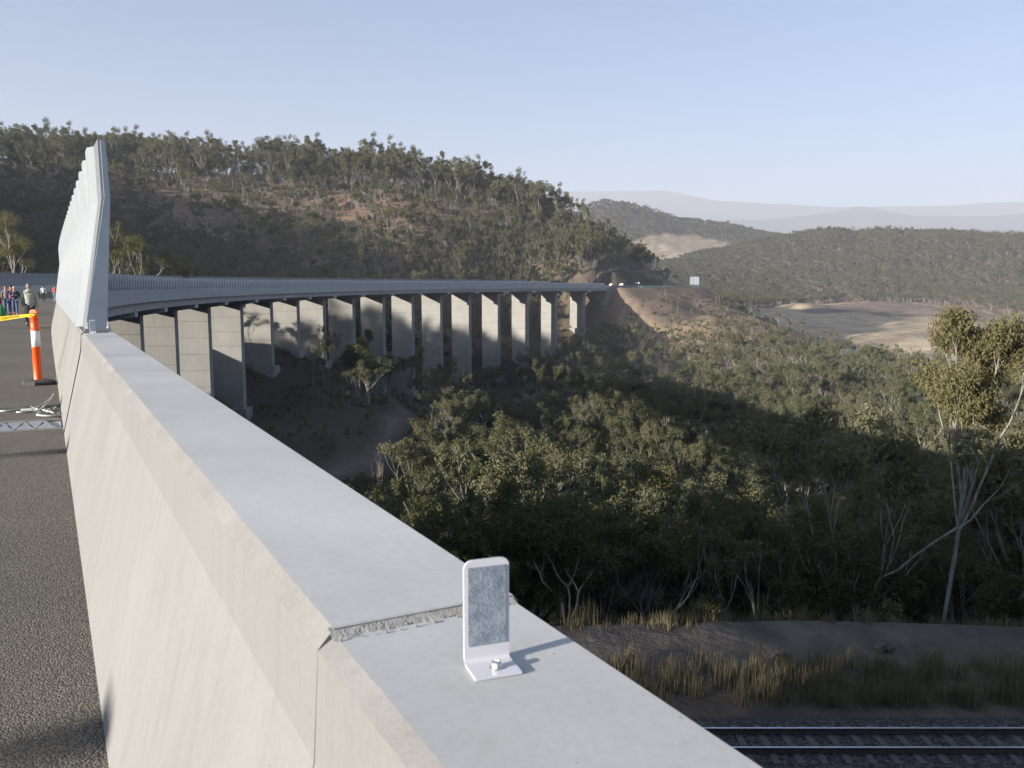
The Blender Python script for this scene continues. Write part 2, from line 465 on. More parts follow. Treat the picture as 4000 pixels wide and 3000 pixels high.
def far_hills(x, y):
    base = 130 + 80 * fbm(x / 1200, y / 1200, 3)
    m1 = np.interp(x, MX, MZ) + 130 * fbm(x / 1300 + 9, y / 2600, 5)
    m2 = np.interp(x, [-4000, 2094, 3262, 4430, 4976, 5356, 5706, 6251, 9105, 13050], [928, 942, 1000, 1066, 1124, 1232, 1146, 1088, 1102, 1073]) + 130 * fbm(x / 1000, y / 2100 + 4, 5)
    m3 = np.interp(x, [-4000, 1895, 3519, 5414, 8120, 13050], [522, 624, 652, 667, 689, 689]) + 130 * fbm(x / 1100 + 3, y / 1100, 5)
    z = base
    z = np.maximum(z, base + (m1 - base) * np.exp(-((y - 15950) / 1400) ** 2))
    z = np.maximum(z, base + (m2 - base) * np.exp(-((y - 13050) / 1000) ** 2))
    z = np.maximum(z, base + (m3 - base) * np.exp(-((y - 10150) / 850) ** 2))
    return z
def terrain(x, y):
    x = np.atleast_1d(np.asarray(x, dtype=float)).ravel(); y = np.atleast_1d(np.asarray(y, dtype=float)).ravel()
    z = np.empty_like(x)
    for i in range(0, len(x), 20000):
        q = np.stack([np.clip(x[i:i + 20000], -1500, 2600), np.clip(y[i:i + 20000], -900, 3300)], 1)
        z[i:i + 20000] = _phi(q, ctrl) @ _w[:_n] + _w[_n]
    r = np.hypot(x, y)
    amp = np.clip(r / 60, 0.3, 12)
    s, off = inv_path(x, y)
    onspan = smooth(30, 60, s) * (1 - smooth(540, 570, s)) * (1 - smooth(10, 40, np.abs(off + 9)))
    z = z + amp * fbm(x / 55, y / 55, 4) * (1 - 0.7 * onspan) + 0.35 * amp * fbm(x / 14 + 40, y / 14, 3) * (1 - onspan)
    z = z + smooth(900, 1400, y) * 36 * (fbm(x / 260, y / 340 + 2, 4)) * (1 - smooth(3000, 3300, y))
    f = smooth(2850, 3450, y)
    if f.max() > 0:
        z = z * (1 - f) + far_hills(x, y) * f
    rough = smooth(60, 80, x) * (1 - smooth(225, 250, x)) * smooth(420, 450, y) * (1 - smooth(610, 640, y))
    z = z + rough * (9 * fbm(x / 24 + 5, y / 24, 4) + 4 * fbm(x / 8, y / 8 + 9, 3))
    # flat railway bench
    b = smooth(-95, -70, x) * (1 - smooth(30.0, 33.5, y - 0.06 * np.maximum(x, 0))) * (1 - smooth(150, 260, x)) * smooth(-60, -20, y)
    z = z * (1 - b) + (-11.95 + 0.25 * fbm(x / 5, y / 5, 3) + 0.9 * smooth(29, 31.5, y - 0.06 * np.maximum(x, 0))) * b
    # keep clear below the viaduct
    clear = (s > 15) & (s < 562) & (np.abs(off + 9) < 28)
    z = np.where(clear, np.minimum(z, -7.5 - 0 * z), z)
    # embankment and cutting beyond the viaduct
    k = (s > 570) & (s < 740)
    zr = zline(s) - 0.35
    emb = zr - np.maximum(0, np.maximum(off - 4.5, -19.5 - off)) / 1.75
    e = smooth(570, 576, s) * (1 - smooth(690, 738, s)) * k
    inside = (off > -20) & (off < 4.5)
    z2 = np.where(inside, zr, np.where(off > 0, np.maximum(z, emb), np.maximum(z, np.maximum(emb, -60))))
    # right of the road nothing may stand above the road's edge near it
    z2 = np.where((off >= 4.5) & (off < 60), np.minimum(z2, np.maximum(emb, zr - 3 - (off - 4.5) * 0.15)), z2)
    z = np.where(e > 0, z * (1 - e) + z2 * e, z)
    return z
def tz(x, y): return float(terrain(x, y)[0])

def axis(*segs):
    a = []
    for lo, hi, st in segs: a += list(np.arange(lo, hi, st))
    return np.array(sorted(set(a)) + [segs[-1][1]], dtype=float)
gx = axis((-11600, -3000, 215), (-3000, -700, 60), (-700, -160, 12), (-160, 260, 4.5), (260, 700, 10), (700, 2000, 26), (2000, 13000, 150))
gy = axis((-1500, -300, 60), (-300, 0, 14), (0, 620, 4.5), (620, 1250, 9), (1250, 3000, 26), (3000, 18000, 150))
GX, GY = np.meshgrid(gx, gy)
GZ = terrain(GX, GY).reshape(GX.shape)

# polygons of bare ground
def in_poly(px, py, poly):
    c = np.zeros(np.shape(px), dtype=bool); n = len(poly)
    for i in range(n):
        x0, y0 = poly[i]; x1, y1 = poly[(i + 1) % n]
        hit = ((y0 > py) != (y1 > py)) & (px < (x1 - x0) * (py - y0) / (y1 - y0 + 1e-9) + x0)
        c ^= hit
    return c
FIELD = [(200, 610), (205, 512), (258, 522), (380, 650), (500, 850), (620, 1000), (590, 1120), (520, 1200), (400, 1195), (300, 1110), (258, 950), (236, 816), (216, 730)]
MOUND = [(340, 960), (430, 930), (560, 880), (625, 930), (590, 1110), (510, 1190), (430, 1180), (360, 1080)]
CUTS = [(300, 2080), (420, 2060), (560, 2120), (640, 2240), (600, 2400), (470, 2440), (340, 2380), (280, 2200)]
def seg_dist(px, py, line):
    d = np.full(np.shape(px), 1e9)
    for (x0, y0), (x1, y1) in zip(line[:-1], line[1:]):
        dx, dy = x1 - x0, y1 - y0
        t = np.clip(((px - x0) * dx + (py - y0) * dy) / (dx * dx + dy * dy), 0, 1)
        d = np.minimum(d, np.hypot(px - x0 - t * dx, py - y0 - t * dy))
    return d
TRACK = [(-58, 345), (-45, 318), (-39, 304), (-33, 260), (-35, 213), (-38, 175), (-46, 138), (-52, 100)]
DRAIN = [(238, 610), (252, 560), (290, 540), (345, 548)]
HILLTRACK = [(-120, 520), (-60, 470), (0, 500)]
def colour(x, y, z):
    n = fbm(x / 40, y / 40, 4); n2 = fbm(x / 9 + 3, y / 9, 3)
    c = np.empty(x.shape + (3,))
    c[:] = (0.185, 0.138, 0.095)                                   # dry litter and grass
    red = smooth(0.0, 0.18, n)[..., None]
    c = c * (1 - red) + np.array((0.235, 0.15, 0.105)) * red
    pale = smooth(0.08, 0.25, n2)[..., None] * 0.7
    c = c * (1 - pale) + np.array((0.235, 0.175, 0.105)) * pale
    def put(mask, col):
        nonlocal c
        k = np.clip(mask, 0, 1)[..., None]
        c = c * (1 - k) + np.array(col) * k
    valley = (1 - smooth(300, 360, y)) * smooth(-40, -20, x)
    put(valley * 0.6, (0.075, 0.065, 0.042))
    # spur right of the far abutment: dry tan earth
    put(((x > 55) & (x < 245) & (y > 420) & (y < 660)) * (0.6 + 1.2 * n), (0.32, 0.24, 0.15))
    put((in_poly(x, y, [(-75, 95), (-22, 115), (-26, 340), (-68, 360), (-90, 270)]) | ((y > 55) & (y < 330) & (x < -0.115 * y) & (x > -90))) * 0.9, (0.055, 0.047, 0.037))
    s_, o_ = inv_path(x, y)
    put(smooth(40, 70, s_) * (1 - smooth(540, 560, s_)) * (1 - smooth(16, 30, np.abs(o_ + 9))) * 0.9, (0.06, 0.05, 0.04))  # paints the shade under the deck into the soil colour
    put(1 - smooth(2.0, 3.6, seg_dist(x, y, TRACK)), (0.15, 0.125, 0.11))
    put((1 - smooth(-230, -160, x + 0.25 * (y - 400))) * smooth(300, 340, y) * (1 - smooth(560, 640, y)) * 0.8, (0.06, 0.056, 0.04))  # dark forest litter, painted where the hill's shade falls to deepen it
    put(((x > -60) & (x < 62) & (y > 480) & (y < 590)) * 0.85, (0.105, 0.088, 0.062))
    f = in_poly(x, y, FIELD)
    put(f * 1.0, (0.47, 0.37, 0.24))
    put(f * smooth(0.05, 0.2, n) * 0.6, (0.38, 0.30, 0.20))
    put(f * smooth(0.1, 0.2, n2) * 0.5, (0.48, 0.40, 0.29))
    toe = seg_dist(x, y, [(203, 610), (216, 545), (262, 556), (380, 670), (500, 850), (620, 1000)])
    put(f * (toe < 95) * (0.5 + 0.5 * np.sin(toe / 5.5 + 6 * n)) * 0.75, (0.30, 0.245, 0.18))
    put(f * (1 - smooth(2, 7, seg_dist(x, y, [(250, 900), (300, 800), (330, 700), (300, 600)]))) * 0.6, (0.52, 0.45, 0.35))
    put(f * (1 - smooth(8, 30, seg_dist(x, y, [(330, 690), (400, 720), (460, 800)]))) * 0.35, (0.22, 0.175, 0.135))
    put(in_poly(x, y, MOUND) * 1.0, (0.20, 0.155, 0.125))
    put((1 - smooth(1.5, 5, seg_dist(x, y, DRAIN))) * 0.9, (0.45, 0.43, 0.40))
    put((1 - smooth(3, 7, seg_dist(x, y, [(345, 575), (430, 628), (570, 765), (620, 850)]))) * 0.8, (0.36, 0.31, 0.25))
    cl = in_poly(x, y, CUTS)
    put(cl * 1.0, (0.30, 0.24, 0.17)); put(cl * smooth(0.02, 0.15, n), (0.40, 0.33, 0.25))
    s, off = inv_path(x, y)
    put(((s > 570) & (s < 800) & (off > -40) & (off < 45)) * 0.85, (0.16, 0.125, 0.10))
    put((1 - smooth(2, 5, seg_dist(x, y, HILLTRACK))) * 0.7, (0.26, 0.20, 0.12))
    b = (y < 36) & (y > -40) & (x > -90) & (x < 260)
    put(b * 1.0, (0.115, 0.10, 0.088))
    put(b * smooth(26, 27, y) * (1 - smooth(29, 30, y)) * 0.6, (0.15, 0.12, 0.08))
    put(b * smooth(30.2, 30.8, y - 0.06 * np.maximum(x, 0)) * (1 - smooth(31.4, 32, y - 0.06 * np.maximum(x, 0))) * 0.8, (0.20, 0.175, 0.15))
    put(smooth(3000, 3600, y), (0.07, 0.075, 0.06))
    far = smooth(1250, 1500, y) * (1 - cl)
    put(far * 0.85, (0.062, 0.06, 0.042))
    return c
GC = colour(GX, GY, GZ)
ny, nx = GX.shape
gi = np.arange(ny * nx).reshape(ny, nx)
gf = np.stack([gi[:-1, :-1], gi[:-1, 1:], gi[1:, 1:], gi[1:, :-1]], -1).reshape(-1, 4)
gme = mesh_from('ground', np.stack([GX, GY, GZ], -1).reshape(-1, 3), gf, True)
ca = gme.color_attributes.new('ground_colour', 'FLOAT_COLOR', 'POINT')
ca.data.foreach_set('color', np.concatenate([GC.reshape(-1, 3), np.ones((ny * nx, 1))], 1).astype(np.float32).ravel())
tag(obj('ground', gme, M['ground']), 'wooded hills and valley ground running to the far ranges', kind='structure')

# fast bilinear lookup of the built ground
def gz(x, y):
    x = np.atleast_1d(np.asarray(x, dtype=float)); y = np.atleast_1d(np.asarray(y, dtype=float))
    i = np.clip(np.searchsorted(gx, x) - 1, 0, nx - 2); j = np.clip(np.searchsorted(gy, y) - 1, 0, ny - 2)
    fx = (x - gx[i]) / (gx[i + 1] - gx[i]); fy = (y - gy[j]) / (gy[j + 1] - gy[j])
    return (GZ[j, i] * (1 - fx) + GZ[j, i + 1] * fx) * (1 - fy) + (GZ[j + 1, i] * (1 - fx) + GZ[j + 1, i + 1] * fx) * fy
def g1(x, y): return float(gz(x, y)[0])

# haze: even, pale air round everything
hb = MB(); hb.box(-11590, 12990, -1490, 17990, -72, 1860)
hm = bpy.data.materials.new('haze'); hm.use_nodes = True
hn = hm.node_tree.nodes; hn.clear()
ho = hn.new('ShaderNodeOutputMaterial'); hv = hn.new('ShaderNodeVolumePrincipled')
hv.inputs['Color'].default_value = (0.80, 0.825, 0.92, 1)
hv.inputs['Density'].default_value = HAZE_DENSITY
hv.inputs['Anisotropy'].default_value = 0.0
hm.node_tree.links.new(hv.outputs[0], ho.inputs['Volume'])
tag(obj('haze', hb.mesh('haze'), hm), 'pale blue haze thickening towards the far ranges', kind='stuff')

# ------------------------------------------------------------------ road surface
def ribbon(name, s_list, offs, dz, mat, kind='structure', label=None):
    v = []; f = []; n = len(offs)
    for s in s_list:
        for o in offs: v.append(pt(s, o, dz))
    for i in range(len(s_list) - 1):
        for k in range(n - 1):
            a = i * n + k
            f.append((a, a + 1, a + n + 1, a + n))
    return tag(obj(name, mesh_from(name, v, f), mat), label, kind=kind)
ss = list(np.arange(-30, 10.0, 2.0)) + [10.74]
ribbon('road', ss, [0.105, -6, -12, -19.4][::-1], 0.0, M['asphalt'], label='grey asphalt carriageway beside the concrete barrier')
ribbon('road', [11.62] + list(np.arange(14, 735, 6.0)), [0.105, -6, -12, -19.4][::-1], 0.0, M['asphalt'], label='grey asphalt carriageway curving over the viaduct')
ribbon('road_marking', list(np.arange(11.6, 560, 4.0)), [-5.86, -5.74][::-1], 0.004, M['paint_line'], label='white edge line on the asphalt')

# ------------------------------------------------------------------ near concrete barrier (parapet of the railway bridge)
def extrude(profile, s_list, ends=True):
    v = []; f = []; n = len(profile)
    for s in s_list:
        for o, z in profile: v.append(pt(s, o, z))
    for i in range(len(s_list) - 1):
        for k in range(n):
            a, b = i * n + k, i * n + (k + 1) % n
            f.append((a, b, b + n, a + n))
    if ends:
        f.append(tuple(range(n))[::-1]); f.append(tuple(range((len(s_list) - 1) * n, len(s_list) * n)))
    return v, f

def barrier_segment(parent, s0, s1, dz=0.0, steps=10, rough=0.004, seed=0):
    """inner sloped face, steep upper band, ragged chamfer, top and outer face; inner chamfer is slightly broken"""
    r = np.random.default_rng(seed)
    n = max(2, int((s1 - s0) / steps) + 1)
    sl = np.linspace(s0, s1, n)
    v = []; f = []; mi = []
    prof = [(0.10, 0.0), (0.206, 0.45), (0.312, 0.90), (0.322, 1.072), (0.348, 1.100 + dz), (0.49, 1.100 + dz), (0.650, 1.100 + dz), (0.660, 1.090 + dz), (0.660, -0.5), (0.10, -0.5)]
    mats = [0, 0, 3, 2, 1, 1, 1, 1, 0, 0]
    def wob(sc, a):
        q = r.uniform(0, 99)
        return a * 4 * (fbm(sl / sc + q, sl * 0 + q, 3))
    w3o, w3z, w4o, w2z = wob(0.16, rough), wob(0.10, rough * 1.4), wob(0.12, rough * 1.3), wob(0.3, rough * 1.5)
    for i, s in enumerate(sl):
        for k, (o, z) in enumerate(prof):
            jo = jz = 0
            if k == 3: jo, jz = w3o[i] * 0.4 + r.normal(0, 0.0004), w3z[i]
            elif k == 4: jo = w4o[i] + r.normal(0, 0.0005)
            elif k == 2: jz = w2z[i]
            v.append(pt(s, o + jo, z + jz))
    m = len(prof)
    for i in range(n - 1):
        for k in range(m):
            a, b = i * m + k, i * m + (k + 1) % m
            f.append((a, b, b + m, a + m)); mi.append(mats[k])
    f.append(tuple(range(m))[::-1]); mi.append(2)
    f.append(tuple(range((n - 1) * m, n * m))); mi.append(2)
    me = mesh_from('segment', v, f)
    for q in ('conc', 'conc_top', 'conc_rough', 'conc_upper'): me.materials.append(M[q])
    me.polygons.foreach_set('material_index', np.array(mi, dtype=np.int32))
    return obj('segment', me, None, parent)
near = thing('concrete_barrier', 'pale concrete road barrier running from the foreground to the noise barrier', 'barrier')
JS = [-2.6, 1.177, 4.62, 6.95, 8.69, 10.34]
for i in range(5):
    barrier_segment(near, JS[i] + (0.002 if i else 0), JS[i + 1] - 0.002, dz=[-0.010, 0, 0, 0, 0][i], steps=0.015 if i < 2 else 0.04, rough=0.0008, seed=i)
# crumbly mortar lip along the first joint
r = np.random.default_rng(5)
vv = []; ff = []
K = 170; ROWS = 13
kk = np.arange(K + 1) / K
jn1 = fbm(kk * 18 + 1, kk * 0 + 1, 4)
for k in range(K + 1):
    o = 0.340 + (0.650 - 0.340) * kk[k]
    for q in range(ROWS):
        u = q / (ROWS - 1)
        sh = 1.160 + 0.014 * jn1[k] * (1 - u) + 0.024 * u
        g = 0 if q in (0, ROWS - 1) else 1
        vv.append(pt(sh + g * r.normal(0, 0.00015), o, 1.0893 + 0.0112 * u ** 1.2 + g * (r.normal(0, 0.00012) + 0.004 * jn1[k] * u - 0.0025 * (r.random() < 0.02))))
for k in range(K):
    for q in range(ROWS - 1):
        a = k * ROWS + q; ff.append((a, a + 1, a + ROWS + 1, a + ROWS))
obj('mortar_joint', mesh_from('mortar_joint', vv, ff), M['mortar'], near)
for k in range(26):   # loose crumbs of mortar in the joint
    o = r.uniform(0.34, 0.59); s = 1.155 + r.normal(0, 0.006); q = r.uniform(0.0012, 0.003)
    b = MB(); b.lathe([(q * .5, 0), (q, q * .5), (q * .6, q * 1.1)], 5)
    me = b.mesh('crumb'); x, y, z = pt(s, o, 1.0905)
    obj('crumb', me, M['conc_rough'], near, (x, y, z))

# fill below the near road: deck, abutment walls (solid) so that the bench lies in its shadow
b = MB()
sl = list(np.arange(-60, 16.1, 4.0))
v, f = extrude([(0.085, -0.02), (0.085, -0.48), (0.45, -0.52), (0.45, -13.5), (-19.3, -13.5), (-19.3, -0.03)], sl); b.add(v, f)
tag(obj('bridge_abutment', b.mesh('bridge_abutment'), M['girder']), 'concrete abutment carrying the road above the railway', 'abutment')

# finger expansion joint across the road
ej = thing('expansion_joint', 'steel finger expansion joint set across the asphalt beside the barrier', 'expansion joint', pt(11.2, -4, 0))
ej['_o'] = tuple(ej.location)
b = MB()
for s0, s1 in ((10.74, 10.86), (11.50, 11.62)):
    v = [pt(s0, -19, -0.10), pt(s0, 0.1, -0.10), pt(s1, -19, -0.10), pt(s1, 0.1, -0.10), pt(s0, -19, 0.002), pt(s0, 0.1, 0.002), pt(s1, -19, 0.002), pt(s1, 0.1, 0.002)]
    b.hexa(v)
obj('nosing', b.mesh('nosing'), simple('joint_nosing', (0.20, 0.185, 0.165), 0.85), ej, world=True)
b = MB(); b.hexa([pt(10.86, -19, -0.12), pt(10.86, 0.1, -0.12), pt(11.50, -19, -0.12), pt(11.50, 0.1, -0.12), pt(10.86, -19, -0.055), pt(10.86, 0.1, -0.055), pt(11.50, -19, -0.055), pt(11.50, 0.1, -0.055)])
obj('drain_trough', b.mesh('drain_trough'), M['rubber'], ej, world=True)
tooth_mat = simple('joint_steel', (0.42, 0.43, 0.44), 0.4, 0.7, 0.15, 9)
def tooth_me(flip):
    b = MB()
    p = [(0.0, -0.095), (0.0, 0.095), (0.16, 0.09), (0.36, 0.045), (0.56, 0.03), (0.56, -0.005), (0.36, -0.02), (0.16, -0.05)]
    if flip: p = [(0.64 - x, y) for x, y in p][::-1]
    n = len(p)
    v = [(x, y, -0.03) for x, y in p] + [(x, y, 0.006) for x, y in p]
    f = [tuple(range(n)), tuple(range(n, 2 * n))] + [(i, (i + 1) % n, n + (i + 1) % n, n + i) for i in range(n)]
    b.add(v, f); me = b.mesh('tooth'); me.materials.append(tooth_mat); return me
tm = [tooth_me(0), tooth_me(1)]
th = math.pi / 2 - heading(11.2)
for k in range(26):
    for q in (0, 1):
        x, y, z = pt(10.86, -0.06 - k * 0.21 - q * 0.105, -0.004 - 0.0022 * q)
        o = obj('tooth', tm[q], None, ej, rotz=th, world=True); o.location = (x, y, z)

# ------------------------------------------------------------------ delineators on the barrier
def delineator(label, s, off, z, turn=0.0, tilt=None):
    x, y, zz = pt(s, off, z)
    t = thing('delineator', label, 'delineator', (x, y, zz), -heading(s) + turn, 'reflective delineators on the barrier')
    w, h, th_, fl, rc, rb = 0.0325, 0.146, 0.0035, 0.050, 0.012, 0.008
    # one bent plate: upright with rounded corners, bend, foot towards -y; built as rows across the width
    prof = []                      # (y, z) centre line of the plate from the foot's front edge to the top
    prof += [(-fl, 0), (-fl * .5, 0), (-rb, 0)]
    for a in (30, 60): prof.append((-rb + rb * math.sin(D2R(a)), rb - rb * math.cos(D2R(a))))
    prof += [(0, rb), (0, h * .4), (0, h * .8), (0, h - rc)]
    widths = [w] * len(prof)
    for a in (22, 45, 68, 90):
        prof.append((0, h - rc + rc * math.sin(D2R(a)))); widths.append(w - rc + rc * math.cos(D2R(a)))
    v = []; f = []; n = len(prof)
    for i, (yy, z0) in enumerate(prof):
        j0 = max(i - 1, 0); j1 = min(i + 1, n - 1)
        dy, dz = prof[j1][0] - prof[j0][0], prof[j1][1] - prof[j0][1]
        L = math.hypot(dy, dz); ny_, nz_ = -dz / L, dy / L
        for sx in (-1, 1):
            v.append((sx * widths[i], yy, z0)); 
        for sx in (-1, 1):
            v.append((sx * widths[i], yy - ny_ * th_, z0 - nz_ * th_ * 0 + (th_ if False else 0) + (-nz_) * -th_))
    for i in range(n - 1):
        a = i * 4; c = a + 4
        f += [(a, c, c + 1, a + 1), (a + 2, a + 3, c + 3, c + 2), (a, a + 2, c + 2, c), (a + 1, c + 1, c + 3, a + 3)]
    f += [(0, 1, 3, 2), ((n - 1) * 4, (n - 1) * 4 + 2, (n - 1) * 4 + 3, (n - 1) * 4 + 1)]
    me = mesh_from('plate', v, f); obj('plate', me, M['white_paint'], t)
    b = MB(); b.box(-0.0270, 0.0270, -0.0012, 0.0, 0.026, 0.136)
    sh = obj('reflective_sheet', b.mesh('reflective_sheet'), M['sheet'], t, (0, -0.0001, 0))
    b = MB(); b.lathe([(0.0095, 0.0036), (0.0095, 0.0052), (0.0078, 0.0058)], 20)
    obj('washer', b.mesh('washer'), M['bolt'], t, (0.004, -0.028, 0))
    b = MB(); b.lathe([(0.0075, 0.0058), (0.0075, 0.0115), (0.0062, 0.0128), (0.004, 0.0128), (0.0036, 0.0115)], 6)
    obj('bolt_head', b.mesh('bolt_head'), M['bolt'], t, (0.004, -0.028, 0), 0.3)
    return t
delineator('white delineator with grey reflective face standing on the barrier top in the foreground', 0.99, 0.505, 1.0912, -0.15)
delineator('small white delineator on the far end of the low barrier by the steel post', 10.18, 0.43, 1.102, -0.10)

# ------------------------------------------------------------------ viaduct
via = thing('viaduct', 'long curved concrete road viaduct on tall blade piers crossing the valley', 'viaduct', (*path(300, -9), -46))
via['_o'] = tuple(via.location)
S_END = 572.0
sl = list(np.arange(16.2, S_END, 4.0)) + [S_END]
v, f = extrude([(0.085, -0.02), (0.085, -0.32), (-19.3, -0.32), (-19.3, -0.02)], sl)
obj('deck_slab', mesh_from('deck_slab', v, f), M['girder'], via, world=True)
# parapets, cast in lengths
def parapet_run(s0, s1, step, side):
    s = s0
    while s < s1 - 0.5:
        e = min(s + step, s1)
        if side > 0:
            prof = [(0.10, 0.0), (0.31, 0.90), (0.325, 1.075), (0.35, 1.10), (0.60, 1.10), (0.62, 1.08), (0.68, -0.85), (0.30, -0.85), (0.10, -0.40)]
        else:
            prof = [(-19.35, 0.0), (-19.55, 0.9), (-19.57, 1.1), (-19.85, 1.1), (-19.92, -0.85), (-19.35, -0.6)][::-1]
        v, f = extrude(prof, [s + 0.003, (s + e) / 2, e - 0.003])
        obj('parapet_length', mesh_from('parapet_length', v, f), M['conc'] if s < 60 else M['girder'], via, world=True)
        s = e
parapet_run(10.55, S_END, 7.0, 1)
parapet_run(11.5, S_END, 9.0, -1)
# girders: four rows per span
GOFF = [-0.9, -6.6, -12.4, -18.1]
stops = [16.2] + PIER_S + [S_END]
for a, b_ in zip(stops[:-1], stops[1:]):
    for g in GOFF:
        prof = [(g + 0.75, -0.33), (g + 0.62, -2.25), (g - 0.62, -2.25), (g - 0.75, -0.33)]
        v, f = extrude(prof, [a + 0.06, (a + b_) / 2, b_ - 0.06])
        obj('girder', mesh_from('girder', v, f), M['girder'], via, world=True)
def lift_box(b, w0, w1, t, z0, z1):
    c = 0.07
    p = [(w0 + c, -t), (w1 - c, -t), (w1, -t + c), (w1, t - c), (w1 - c, t), (w0 + c, t), (w0, t - c), (w0, -t + c)]
    n = 8
    v = [(x, y, z0) for x, y in p] + [(x, y, z1) for x, y in p]
    b.add(v, [tuple(range(n))[::-1], tuple(range(n, 2 * n))] + [(i, (i + 1) % n, n + (i + 1) % n, n + i) for i in range(n)])
for s, zb in zip(PIER_S, PIER_BASE):
    x, y = path(s, -9.5); hd = heading(s)
    z0 = zdeck(s, -9.5)
    # local frame: x = to the right across the road, y = along the road
    zt = z0 - 3.25 - 0.0
    slope = (zdeck(s, 0.0) - zdeck(s, -18.0)) / 18.0
    b = MB()
    top = -2.26
    P = [(-9.4, -3.0), (-5.3, -3.8), (5.3, -3.8), (9.5, -3.0), (9.5, top), (-9.4, top)]
    v = [(px, -1.3, pz + px * slope) for px, pz in P] + [(px, 1.3, pz + px * slope) for px, pz in P]
    n = len(P)
    b.add(v, [tuple(range(n)), tuple(range(n, 2 * n))[::-1]] + [(i, n + i, n + (i + 1) % n, (i + 1) % n) for i in range(n)])
    o = obj('headstock', b.mesh('headstock'), M['girder'], via, rotz=-hd, world=True); o.location = (x, y, z0)
    b = MB(); lift_box(b, -5.13, 5.13, 1.22, zb - z0 - 1.0, -3.79)
    pier = obj('pier', b.mesh('pier'), M['pier_core'], via, rotz=-hd, world=True); pier.location = (x, y, z0)
    z = -3.82 - abs(slope) * 5.2
    k = 0
    while z > zb - z0 + 0.2:
        h = 4.0 if k else 3.4
        zz = max(z - h, zb - z0)
        b = MB(); lift_box(b, -5.2, 5.2, 1.28, zz + 0.10, z)
        obj('pier_lift', b.mesh('pier_lift'), M['pier'], pier)
        z = zz; k += 1
    b = MB(); b.box(-6.3, 6.3, -2.8, 2.8, zb - z0 - 4.5, zb - z0 + 0.02)
    obj('pile_cap', b.mesh('pile_cap'), M['pier'], pier)
# services pipe under the deck edge with brackets
pts = [pt(s, 0.35, -0.85) for s in np.arange(250, 340, 4.0)]
b = MB(); b.tube(pts, 0.12, 6); obj('drain_pipe', b.mesh('drain_pipe'), M['steel'], via, world=True)

# far abutment with wing wall
ab = thing('far_abutment', 'concrete abutment and wing wall at the far end of the viaduct', 'abutment', (*path(572, -9), -6)); ab['_o'] = tuple(ab.location)
b = MB(); v, f = extrude([(0.1, -0.45), (0.1, -13.0), (-19.3, -13.0), (-19.3, -0.45)], [570.5, 573]); b.add(v, f)
obj('front_wall', b.mesh('front_wall'), M['pier'], ab, world=True)
v = []; 
sl = np.linspace(573.05, 606, 9)
for s in sl:
    k = (s - 573) / 33
    for o, z in ((0.10, -0.55), (0.62, -0.55), (0.62, -11.5 + 8.2 * k), (0.10, -11.5 + 8.2 * k)): v.append(pt(s, o, z))
f = []
for i in range(8):
    for q in range(4): a, c = i * 4 + q, i * 4 + (q + 1) % 4; f.append((a, c, c + 4, a + 4))
f += [(3, 2, 1, 0), (32, 33, 34, 35)]
obj('wing_wall', mesh_from('wing_wall', v, f), M['pier'], ab, world=True)
v, f = extrude([(0.10, 0.0), (0.31, 0.9), (0.34, 1.05), (0.60, 1.05), (0.66, -0.5), (0.1, -0.5)], np.linspace(573.05, 598, 6))
obj('coping', mesh_from('coping', v, f), M['conc'], ab, world=True)

# ------------------------------------------------------------------ noise barriers
def noise_panel(h0, h1, kink, side, L=2.4, ribs=2):
    """zig-zag ribs; x along the road, y outwards; leaning out to the kink then upright"""
    m_ = L / ribs
    prof = [(-0.12, h0), (0.12, kink), (0.11, h1)]
    xs = []
    for i in range(ribs):
        xs += [(i * m_, 0.10), (i * m_ + m_ * 0.50, 0.09), (i * m_ + m_ * 0.62, 0.02), (i * m_ + m_ * 0.94, 0.02)]
    v = []; f = []
    n = len(xs); t = 0.03
    for layer in (0, 1):
        for yy, zz in prof:
            for x, d in xs: v.append((x, (yy + d + layer * t) * side, zz))
    for layer in (0, 1):
        for r_ in range(2):
            for i in range(n - 1):
                a = layer * 3 * n + r_ * n + i
                q = (a, a + 1, a + n + 1, a + n)
                f.append(q if layer == 0 else q[::-1])
    b = 3 * n
    for i in range(n - 1):
        f.append((2 * n + i, 2 * n + i + 1, b + 2 * n + i + 1, b + 2 * n + i))
    for r_ in range(2):
        f.append((r_ * n, (r_ + 1) * n, b + (r_ + 1) * n, b + r_ * n)); f.append((r_ * n + n - 1, b + r_ * n + n - 1, b + (r_ + 1) * n + n - 1, (r_ + 1) * n + n - 1))
    me = mesh_from('panel', v, f); me.materials.append(M['panel']); me.materials.append(M['panel_dark']); me.materials.append(M['panel_outer'])
    nin = 2 * (n - 1)
    for p in list(me.polygons)[nin:2 * nin]: p.material_index = 2
    for p in list(me.polygons)[:nin]:
        c = p.center; u = (c.x % m_) / m_
        if u < 0.5 and c.z < h1 - 0.001: p.material_index = 1
    return me
def noise_post(h0, h1, kink, side):
    b = MB()
    # tapered steel post following the lean, outside the panels
    for (y0, z0, d0), (y1, z1, d1) in (((-0.02, h0 + 0.004, 0.22), (0.245, kink, 0.06)), ((0.245, kink + 0.004, 0.06), (0.235, h1 - 0.02, 0.05))):
        for (xa, xb) in ((-0.07, 0.07),):
            v = []
            for z_, y_, d_ in ((z0, y0, d0), (z1, y1, d1)):
                for yy in (y_, y_ + d_):
                    for xx in (xa, xb): v.append((xx, yy * side, z_))
            b.hexa(v)
    me = b.mesh('post'); me.materials.append(M['steel']); return me
